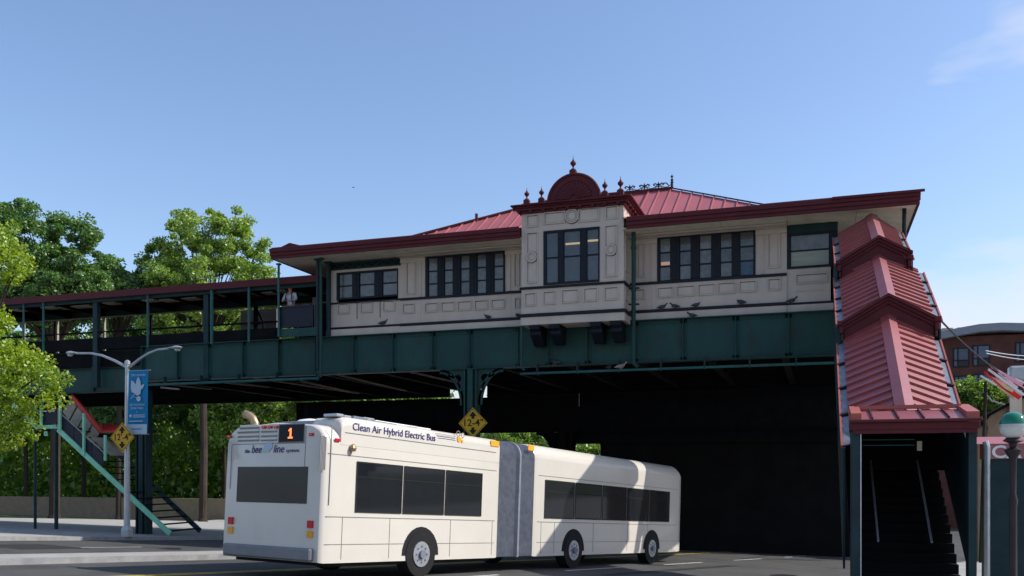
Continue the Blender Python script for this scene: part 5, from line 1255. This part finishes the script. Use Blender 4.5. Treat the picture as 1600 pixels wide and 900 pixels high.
# tan retaining wall with sloped top
RY = 42.0
rw = MB(); pts = [(1528, 668), (1545, 648), (1575, 632), (1610, 615), (1680, 590)]
tp = [P(a, b, RY) for a, b in pts]
rw.prism([(tp[0][0], RY, -2.5)]+tp+[(tp[-1][0], RY, -2.5)], (0, 1.0, 0))
rwo = rw.build('sloped_side_wall', 'stucco'); tag(rwo, 'tan brick side wall with a sloping top below the brown block', 'wall')
cp = MB()
for a, b in zip(tp, tp[1:]): cp.bar((a[0], a[1]+0.4, a[2]), (b[0], b[1]+0.4, b[2]), 1.2, 0.12)
cp.build('coping', 'concrete_dark', rwo)
f = MB(); a = P(1585, 632, RY); f.box(a[0]-0.22, a[0]+0.22, RY-0.3, RY-0.001, a[2]-0.5, a[2]+0.55)
f.build('chimney', 'soffit', rwo)
f = MB()
q = [P(a_, b_, RY-0.1) for a_, b_ in ((1538, 655), (1542, 668), (1539, 688), (1543, 712))]; f.tube(q, 0.05, 6); f.build('hanging_cable', 'iron', rwo)
# streamers and satellite-like box on a mast
sm = thing('streamer_rack', 'bunch of slanting red, pink and white streamers strung above the tan wall', 'streamers', P(1575, 640, 46))
for i_, (x0_, y0_, x1_, y1_, m, r) in enumerate(((1532, 587, 1557, 602, 'flag_white', .07), (1538, 581, 1568, 607, 'flag_red', .07), (1544, 577, 1600, 617, 'flag_white', .09), (1549, 573, 1598, 601, 'flag_pink', .08), (1556, 596, 1583, 611, 'flag_cream', .13), (1567, 603, 1588, 618, 'flag_red', .16), (1548, 590, 1572, 600, 'flag_pink', .10), (1542, 592, 1556, 601, 'flag_teal', .10), (1572, 590, 1604, 608, 'flag_pink', .06), (1560, 582, 1590, 606, 'flag_white', .07), (1580, 612, 1594, 622, 'flag_red', .16), (1560, 605, 1584, 622, 'flag_cream', .08), (1586, 592, 1606, 600, 'flag_white', .06))):
    a, b = Vector(P(x0_, y0_, 39+0.15*i_)), Vector(P(x1_, y1_, 39+0.15*i_))
    MB().bar(a, b, r*0.8, r*0.95).build('streamer', m, sm)
a = P(1590, 583, 46); f = MB(); f.box(a[0]-0.35, a[0]+0.35, 45.8, 46.4, a[2]-0.32, a[2]+0.32); f.build('floodlight', 'galv', sm, bevel=0.08)
MB().tube([P(1600, 612, 46), P(1590, 590, 46)], 0.04, 6).build('mast', 'iron', sm)
# overhead cables
pl = thing('utility_pole', 'leaning timber utility pole by the small light green tree', 'utility pole', (PX(1533, 40), 40, ground(5, 40)))
MB().tube([(PX(1533, 40), 40, ground(5, 40)), P(1540, 596, 40)], [0.09, 0.06], 8).build('pole_shaft', 'bark', pl)
MB().tube([P(1537, 612, 40), P(1549, 626, 40), P(1570, 632, 40)], 0.03, 6).build('pole_arm', 'galv', pl)
for i_, (pa, pb, sag) in enumerate((((1449, 476, 31), (1602, 600, 44), 2.0), ((1452, 483, 31), (1604, 607, 44), 1.5), ((1540, 548, 38), (1602, 556, 52), 0.2), ((1541, 552, 38), (1602, 562, 52), 0.2))):
    A, B_ = Vector(P(*pa)), Vector(P(*pb)); q = []
    for k in range(17):
        t_ = k/16; p_ = A.lerp(B_, t_); p_.z -= sag*0.18*4*t_*(1-t_); q.append(p_)
    o = MB().tube(q, 0.018 if i_ < 2 else 0.02, 5).build('overhead_cable', 'iron' if i_ < 2 else 'galv')
    tag(o, ['upper black overhead cable from the stair roof down to the right edge', 'lower black overhead cable from the stair roof down to the right edge', 'upper pale wire crossing the brown block at far right', 'lower pale wire crossing the brown block at far right'][i_], 'cable', 'overhead cables at right')

# ------------------------------------------------------------------ TREES
rng = np.random.default_rng(5)
def leafmesh(name, cents, size, m, droop=0.0):
    n = len(cents)
    nrm = rng.normal(size=(n, 3)); nrm[:, 2] += 0.5; nrm /= np.linalg.norm(nrm, axis=1)[:, None]
    t = rng.normal(size=(n, 3)); t[:, 2] -= droop
    u = np.cross(nrm, t); u /= np.linalg.norm(u, axis=1)[:, None]; v = np.cross(nrm, u)
    s = size*rng.uniform(0.6, 1.35, size=(n, 1))
    vs = np.stack([cents-v*s*0.5, cents+u*s*0.30+nrm*s*0.06, cents+v*s*0.5, cents-u*s*0.30+nrm*s*0.06], axis=1).reshape(-1, 3)
    me = bpy.data.meshes.new(name); me.vertices.add(4*n); me.vertices.foreach_set('co', vs.astype(np.float32).ravel())
    me.loops.add(4*n); me.loops.foreach_set('vertex_index', np.arange(4*n, dtype=np.int32)); me.polygons.add(n)
    me.polygons.foreach_set('loop_start', np.arange(0, 4*n, 4, dtype=np.int32)); me.update(calc_edges=True); me.materials.append(M[m])
    return me
def tree(label, x, y, lobes, m, nleaf, size, trunk_r=0.28, clump=0.55, ncl=140, trunk_px=None, group=None, name='broadleaf_tree', branches=26, fill=0.5, lean=0):
    g = ground(x, y); r = thing(name, label, 'tree', (x, y, g), group)
    vols = np.array([l_[3]*l_[4]*l_[5] for l_ in lobes])**0.75; vols /= vols.sum()
    cl = []
    for _ in range(ncl):
        l_ = lobes[rng.choice(len(lobes), p=vols)]
        d = rng.normal(size=3); d /= np.linalg.norm(d); rr = rng.uniform(fill, 1.0)**0.6
        cl.append((l_[0]+d[0]*rr*l_[3], l_[1]+d[1]*rr*l_[4], l_[2]+d[2]*rr*l_[5]))
    cl = np.array(cl); k = rng.integers(0, ncl, size=nleaf); cr = clump*rng.uniform(0.55, 1.45, size=ncl)
    d = rng.normal(size=(nleaf, 3)); d /= np.linalg.norm(d, axis=1)[:, None]
    rad = (rng.uniform(0, 1, size=(nleaf, 1))**0.45)
    c = cl[k]+d*rad*cr[k][:, None]*np.array([1.15, 1.15, 0.8])
    obj('crown', leafmesh('crown', c, size, m), r)
    bpy.data.objects[-1] if False else None
    # crown vertices are in scene coordinates
    ztop = min(l_[2]-l_[5]*0.4 for l_ in lobes); ztop = max(ztop, g+2.0)
    cx = float(np.mean([l_[0] for l_ in lobes])); 
    tb = MB(); fork = Vector((x+lean, y, g+(ztop-g)*0.8)); tb.tube([(x, y, g-0.1), (x, y, g+0.4), ((x+fork.x)/2+0.1, y, (g+fork.z)/2), fork], [trunk_r*1.5, trunk_r*1.05, trunk_r*0.95, trunk_r*0.8], 10)
    tb.build('trunk', 'bark', r)
    bb = MB(); idx = rng.choice(ncl, size=min(branches, ncl), replace=False)
    for i in idx:
        e = Vector(cl[i]); mid = fork.lerp(e, 0.5)+Vector((0, 0, (e-fork).length*0.10))
        q1 = fork.lerp(mid, 0.5)+Vector(rng.normal(size=3)*0.12)
        bb.tube([fork-Vector((0, 0, 0.3)), q1, mid, e], [trunk_r*0.42, trunk_r*0.28, trunk_r*0.16, 0.02], 5, cap=False)
    bb.build('branches', 'bark', r)
    return r
def lobe(px, py, Y, rx, ry, rd=None):
    x, _, z = P(px, py, Y); k = (PX(px+1, Y)-PX(px, Y)); kz = (PZ(px, py-1, Y)-PZ(px, py, Y))
    return (x, Y, z, rx*k, rd or rx*k*0.9, ry*kz)
TY = 18.5
tree('yellow-green street tree filling the left edge in front of the viaduct', PX(-75, TY), TY,
     [lobe(-60, 395, TY, 74, 66), lobe(-75, 560, TY, 92, 90), lobe(20, 600, TY, 78, 46, 0.8), lobe(-10, 520, TY, 40, 36, .7), lobe(-5, 665, TY, 50, 46, .8), lobe(-130, 470, TY, 80, 90)],
     'leaf_near', 52000, 0.10, 0.16, 0.26, 420, branches=60)
tree('tall dark green tree rising behind the left end of the platform canopy', PX(85, 50), 50,
     [lobe(30, 400, 50, 62, 78), lobe(100, 418, 50, 56, 78), lobe(40, 335, 50, 22, 24), lobe(103, 348, 50, 20, 24), lobe(137, 362, 50, 13, 22), lobe(2, 345, 50, 24, 24), lobe(80, 460, 50, 75, 50), lobe(140, 440, 50, 24, 34)],
     'leaf_dark', 72000, 0.215, 0.34, 0.52, 420, branches=60, fill=0.35)
tree('short dark tree between the two tall trees behind the canopy', PX(185, 56), 56,
     [lobe(172, 440, 56, 22, 30), lobe(200, 452, 56, 32, 30), lobe(172, 412, 56, 9, 12)], 'leaf_dark', 14000, 0.25, 0.2, 0.5, 120)
tree('broad round-topped green tree behind the canopy, trunk seen under the viaduct', PX(317, 58), 58,
     [lobe(350, 382, 58, 50, 56), lobe(292, 392, 58, 50, 52), lobe(255, 420, 58, 32, 38), lobe(395, 415, 58, 38, 44), lobe(330, 440, 58, 96, 34), lobe(370, 350, 58, 22, 28), lobe(290, 350, 58, 26, 22), lobe(238, 440, 58, 20, 22), lobe(422, 440, 58, 18, 22), lobe(330, 500, 58, 90, 40)],
     'leaf_mid', 64000, 0.215, 0.30, 0.50, 380, branches=90, fill=0.3)
wl = [('woodland tree with hanging leaves at the far left under the viaduct', 40, 66, 'leaf_dark'), ('woodland tree behind the mint green stairway', 130, 70, 'leaf_wood'), ('woodland tree behind the blue banner', 225, 68, 'leaf_dark'),
      ('bright woodland tree seen under the viaduct left of the bus', 395, 66, 'leaf_wood'), ('woodland tree behind the bus exhaust stack', 455, 72, 'leaf_wood'), ('woodland tree in shade right behind the broad trunk', 350, 74, 'leaf_dark'),
      ('woodland tree glimpsed as a green sliver left of the main column', 545, 70, 'leaf_wood'), ('woodland tree glimpsed as a green sliver next to the main column', 622, 74, 'leaf_wood'), ('woodland tree outside the left end behind the platform', -60, 68, 'leaf_wood')]
for i_, (lb, px, Y, m) in enumerate(wl):
    top = 452 if px < 460 else 610
    tree(lb, PX(px, Y), Y, [lobe(px, (top+640)/2, Y, 62, (640-top)/2), lobe(px-20, 650, Y, 52, 45), lobe(px+22, 600, Y, 48, 50)], m, 40000, 0.33, 0.22, 0.85, 230, group='woodland trees behind the viaduct', branches=14)
tree('light green bush-like tree seen under the arched low girder past the bus', PX(815, 60), 60, [lobe(805, 690, 60, 60, 24), lobe(850, 700, 60, 40, 26)], 'leaf_light', 15000, 0.24, 0.12, 0.45, 120)
tree('small green shrub-like tree right of the arched low girder', PX(915, 62), 62, [lobe(910, 706, 62, 34, 18)], 'leaf_wood', 6000, 0.24, 0.1, 0.4, 60)
tree('small light green tree in front of the brown brick block', PX(1520, 44), 44, [lobe(1512, 628, 44, 28, 28), lobe(1545, 630, 44, 32, 30), lobe(1528, 655, 44, 34, 30), lobe(1570, 640, 44, 22, 20)], 'leaf_light', 22000, 0.17, 0.1, 0.4, 170, branches=20)
# hedge bank across the far side of the road: a mass nobody could count
hb = []
for k in range(100000):
    px = rng.uniform(-700, 470) if k % 5 else rng.uniform(780, 940); Y = 82+rng.uniform(-4, 9); x = PX(px, Y); hb.append((x, Y, -2.6+rng.uniform(0, 1)**0.9*(10.5 if px < 470 else 3.5)+0.6*math.sin(x*0.7)))
und = obj('undergrowth', leafmesh('undergrowth', np.array(hb), 0.7, 'leaf_wood'), kind='stuff')
# park wall behind the viaduct, left
pw = MB().box(PX(-700, 62), PX(470, 62), 62, 62.4, -2.5, -0.7).build('park_wall', 'stucco'); tag(pw, 'low tan park wall running behind the viaduct on the left', 'wall')

# ------------------------------------------------------------------ PERSON ON THE LANDING
px_, Yp = PX(455, 30.1), 30.1
pz_ = PZ(455, 447, Yp)-1.73     # feet so that the crown of the head is where it should be
def skinned(name, joints, edges, m, parent, sub=2, loc=(0, 0, 0)):
    me = bpy.data.meshes.new(name); me.from_pydata([j[:3] for j in joints], edges, []); me.update(); me.materials.append(M[m])
    o = obj(name, me, parent); o.modifiers.new('skin', 'SKIN'); 
    for i, j in enumerate(joints):
        sv = me.skin_vertices[0].data[i] if me.skin_vertices else None
        if sv: sv.radius = (j[3], j[4] if len(j) > 4 else j[3]); sv.use_root = (i == 0)
    md = o.modifiers.new('sub', 'SUBSURF'); md.levels = sub; md.render_levels = sub
    return o
def sk(name, joints, edges, m, parent, sub=2):
    bm = bmesh.new(); ly = bm.verts.layers.skin.verify(); vs = []
    for i, j in enumerate(joints):
        v = bm.verts.new(j[:3]); v[ly].radius = (j[3], j[4] if len(j) > 4 else j[3]); v[ly].use_root = (i == 0); vs.append(v)
    for a, b in edges: bm.edges.new((vs[a], vs[b]))
    me = bpy.data.meshes.new(name); bm.to_mesh(me); bm.free(); me.materials.append(M[m])
    o = obj(name, me, parent); md = o.modifiers.new('skin', 'SKIN'); md.use_smooth_shade = True
    md = o.modifiers.new('sub', 'SUBSURF'); md.levels = sub; md.render_levels = sub
    return o
pe = thing('person', 'dark-haired person in a white and grey shirt with dark straps leaning on the landing guard', 'person', (px_, Yp, 6.6), rot=(0, 0, 0))
zf_ = max(pz_-6.6, 0.0) if False else pz_-6.6
def J(x, y, z, r, r2=None): return (x, y, z+zf_, r, r2 or r)
jt = [J(0, 0.02, 0.95, .15, .11), J(0, 0.0, 1.12, .15, .10), J(0, -0.03, 1.30, .17, .11), J(0, -0.04, 1.43, .13, .08), J(0, -0.05, 1.50, .055), J(0, -0.07, 1.56, .07, .07), J(0, -0.08, 1.64, .082, .095), J(0, -0.07, 1.70, .06, .07),
      J(-0.19, -0.04, 1.41, .062), J(-0.27, -0.10, 1.20, .048), J(-0.17, -0.30, 1.10, .038), J(-0.10, -0.37, 1.10, .034, .02),
      J(0.19, -0.04, 1.41, .062), J(0.27, -0.10, 1.20, .048), J(0.17, -0.30, 1.10, .038), J(0.10, -0.37, 1.10, .034, .02),
      J(-0.10, 0.02, 0.85, .095), J(-0.11, 0.0, 0.48, .065), J(-0.11, 0.04, 0.08, .045), J(-0.12, -0.10, 0.04, .04, .03),
      J(0.10, 0.02, 0.85, .095), J(0.11, 0.0, 0.48, .065), J(0.11, 0.04, 0.08, .045), J(0.12, -0.10, 0.04, .04, .03)]
ed = [(0, 1), (1, 2), (2, 3), (3, 4), (4, 5), (5, 6), (6, 7), (3, 8), (8, 9), (9, 10), (10, 11), (3, 12), (12, 13), (13, 14), (14, 15), (0, 16), (16, 17), (17, 18), (18, 19), (0, 20), (20, 21), (21, 22), (22, 23)]
body = sk('body', jt, ed, 'skin', pe)
for s_ in (-1, 1):
    for fi in range(5):
        ln = [0.05, 0.075, 0.08, 0.075, 0.06][fi]; a = (-0.045+0.022*fi)
        b0 = Vector((s_*0.09, -0.39, 1.10+zf_)) + Vector((s_*-0.01, 0, 0))
        j = [(b0.x+s_*a, b0.y+0.01, b0.z, .010, .010), (b0.x+s_*a*1.1, b0.y-ln*0.6, b0.z+0.005, .009, .009), (b0.x+s_*a*1.15, b0.y-ln, b0.z-0.02, .008, .008)]
        sk('finger', j, [(0, 1), (1, 2)], 'skin', body, 1)
sh = [J(0, 0.02, 0.93, .165, .125), J(0, 0.0, 1.12, .165, .115), J(0, -0.03, 1.30, .185, .125), J(0, -0.04, 1.42, .14, .095), J(-0.19, -0.04, 1.41, .078), J(-0.27, -0.10, 1.21, .062), J(-0.215, -0.22, 1.145, .054), J(0.19, -0.04, 1.41, .078), J(0.27, -0.10, 1.21, .062), J(0.215, -0.22, 1.145, .054)]
sk('shirt', sh, [(0, 1), (1, 2), (2, 3), (3, 4), (4, 5), (5, 6), (3, 7), (7, 8), (8, 9)], 'shirt', pe)
tr2 = [J(0, 0.02, 0.92, .16, .12), J(-0.10, 0.02, 0.84, .105), J(-0.11, 0.0, 0.48, .08), J(-0.11, 0.04, 0.12, .065), J(0.10, 0.02, 0.84, .105), J(0.11, 0.0, 0.48, .08), J(0.11, 0.04, 0.12, .065)]
sk('trousers', tr2, [(0, 1), (1, 2), (2, 3), (0, 4), (4, 5), (5, 6)], 'trouser', pe)
hh = [J(0, -0.045, 1.695, .092, .10), J(0, 0.0, 1.62, .085, .07), J(0, 0.02, 1.55, .06, .05)]
sk('hair', hh, [(0, 1), (1, 2)], 'hair', pe)
f = MB()
for s_ in (-1, 1): f.tube([(s_*0.11, -0.10, zf_+1.50), (s_*0.12, -0.165, zf_+1.40), (s_*0.13, -0.18, zf_+1.22), (s_*0.14, -0.12, zf_+1.06)], 0.02, 6)
f.build('backpack_straps', 'strap', pe)
f = MB()
for s_ in (-1, 1): f.lathe([(0.003, -0.012), (0.011, 0), (0.003, 0.012)], (s_*0.033, -0.168, zf_+1.645), 8)
f.build('eyes', 'ink', pe)
f = MB(); f.tube([(0, -0.165, zf_+1.64), (0, -0.19, zf_+1.605), (0, -0.17, zf_+1.598)], [0.008, 0.014, 0.01], 6); f.build('nose', 'skin', pe)
f = MB(); f.tube([(-0.025, -0.160, zf_+1.572), (0, -0.168, zf_+1.568), (0.025, -0.160, zf_+1.572)], 0.006, 6); f.build('mouth', 'lamp_red', pe)
f = MB()
for s_ in (-1, 1): f.lathe([(0.004, -0.03), (0.012, 0), (0.004, 0.03)], (s_*0.088, -0.07, zf_+1.63), 8)
f.build('ears', 'skin', pe)

# ------------------------------------------------------------------ PIGEONS
def pigeon_meshes(m):
    b = MB(); n = 9; prof = [(-0.17, .006, .05), (-0.12, .018, .055), (-0.08, .040, .06), (-0.02, .058, .065), (0.05, .060, .075), (0.10, .048, .095), (0.125, .034, .125), (0.14, .030, .155), (0.162, .031, .172), (0.185, .020, .172), (0.195, .006, .168)]
    for x, r, z in prof:
        for k in range(n):
            a = 2*PI*k/n; b.v.append((x, r*math.cos(a)*0.9, z+r*math.sin(a)))
    for i in range(len(prof)-1):
        for k in range(n): b.f.append((i*n+k, i*n+(k+1) % n, (i+1)*n+(k+1) % n, (i+1)*n+k))
    b.f.append(tuple(range(n))); b.f.append(tuple((len(prof)-1)*n+k for k in range(n)))
    w_ = MB().prism([(-0.16, 0.03, 0.045), (-0.02, 0.066, 0.03), (0.07, 0.062, 0.06), (0.05, 0.05, 0.11), (-0.06, 0.045, 0.10)], (0, 0.008, 0))
    l_ = MB().tube([(0.02, 0.022, 0.04), (0.025, 0.024, 0.0), (0.05, 0.026, 0.002)], 0.005, 5)
    k_ = MB().tube([(0.188, 0, 0.168), (0.207, 0, 0.160)], [0.008, 0.002], 5)
    return [b.mesh('body', m, True), w_.mesh('wing', m), l_.mesh('leg', 'lamp_core'), k_.mesh('beak', 'ink')]
PM = {k: pigeon_meshes(k) for k in ('pigeon', 'pigeon_pale')}
def pigeon(px, py, Y, yaw, label, m='pigeon', s=1.0, z=None):
    x = PX(px, Y); z = PZ(px, py, Y) if z is None else z
    r = thing('pigeon', label, 'bird', (x, Y, z), group='pigeons perched on the station', rot=(0, 0, yaw)); r.scale = (s, s, s)
    b_, w_, l_, k_ = PM[m]
    for nm, me in (('body', b_), ('wing', w_), ('leg', l_), ('beak', k_)):
        obj(nm, me, r)
        if nm in ('wing', 'leg'):
            o = obj(nm, me, r); o.scale = (1, -1, 1)
lb = ZB+0.032; yl = YW-0.07
pigeon(598, 0, YW-0.02, 0.2, 'lone pigeon on the ledge under the left office windows', z=ZB+0.04, s=1.1)
pigeon(762, 0, yl, 2.7, 'pigeon facing left on the ledge left of the bay', z=lb+0.01)
pigeon(809, 0, yl, 2.2, 'pigeon tucked against the left side of the bay', z=lb+0.01)
pigeon(1034, 0, yl, 0.3, 'leftmost pigeon of the three on the ledge right of the bay', z=lb+0.01)
pigeon(1055, 0, yl, 2.9, 'middle pigeon of the three on the ledge right of the bay', z=lb+0.01)
pigeon(1087, 0, yl, 0.5, 'rightmost pigeon of the three on the ledge right of the bay', z=lb+0.01)
pigeon(1158, 0, yl, 2.6, 'raised-head pigeon on the ledge below the right end of the five-light window', z=lb+0.01, s=1.15)
pigeon(1236, 0, YD-0.04, 0.1, 'pigeon on the ledge below the dark framed window by the stairs', z=ZB+0.015)
pigeon(1082, 0, 29.86, 2.9, 'pigeon on the girder flange below the base board, half hidden', z=G1+0.012, s=1.0)
pigeon(969, 0, 29.62, 0.15, 'pale brown and white pigeon on the drain pipe under the bay', 'pigeon_pale', z=pz+0.05, s=1.2)
pigeon(869, 0, 29.84, 2.9, 'dark pigeon on the lower flange under the left consoles', z=G0+0.035, s=1.2)
pigeon(951, 0, 29.62, 1.3, 'grey pigeon on the drain pipe just left of the pale one', z=pz+0.05, s=1.0)
bird = thing('flying_bird', 'tiny dark bird flying in the open sky left of the station roof', 'bird', P(552, 293, 60), rot=(0, 0, 0.4)); bird.scale = (0.4, 0.4, 0.4)
f = MB(); f.lathe([(0.01, -0.15), (0.05, -0.05), (0.05, 0.05), (0.01, 0.15)], (0, 0, 0), 8); f.build('body', 'pigeon', bird)
for s_ in (-1, 1): MB().prism([(0, 0, 0.03), (s_*0.25, 0, 0.10), (s_*0.22, 0, 0.0), (0, 0, -0.06)], (0, 0.02, 0)).build('wing', 'pigeon', bird)
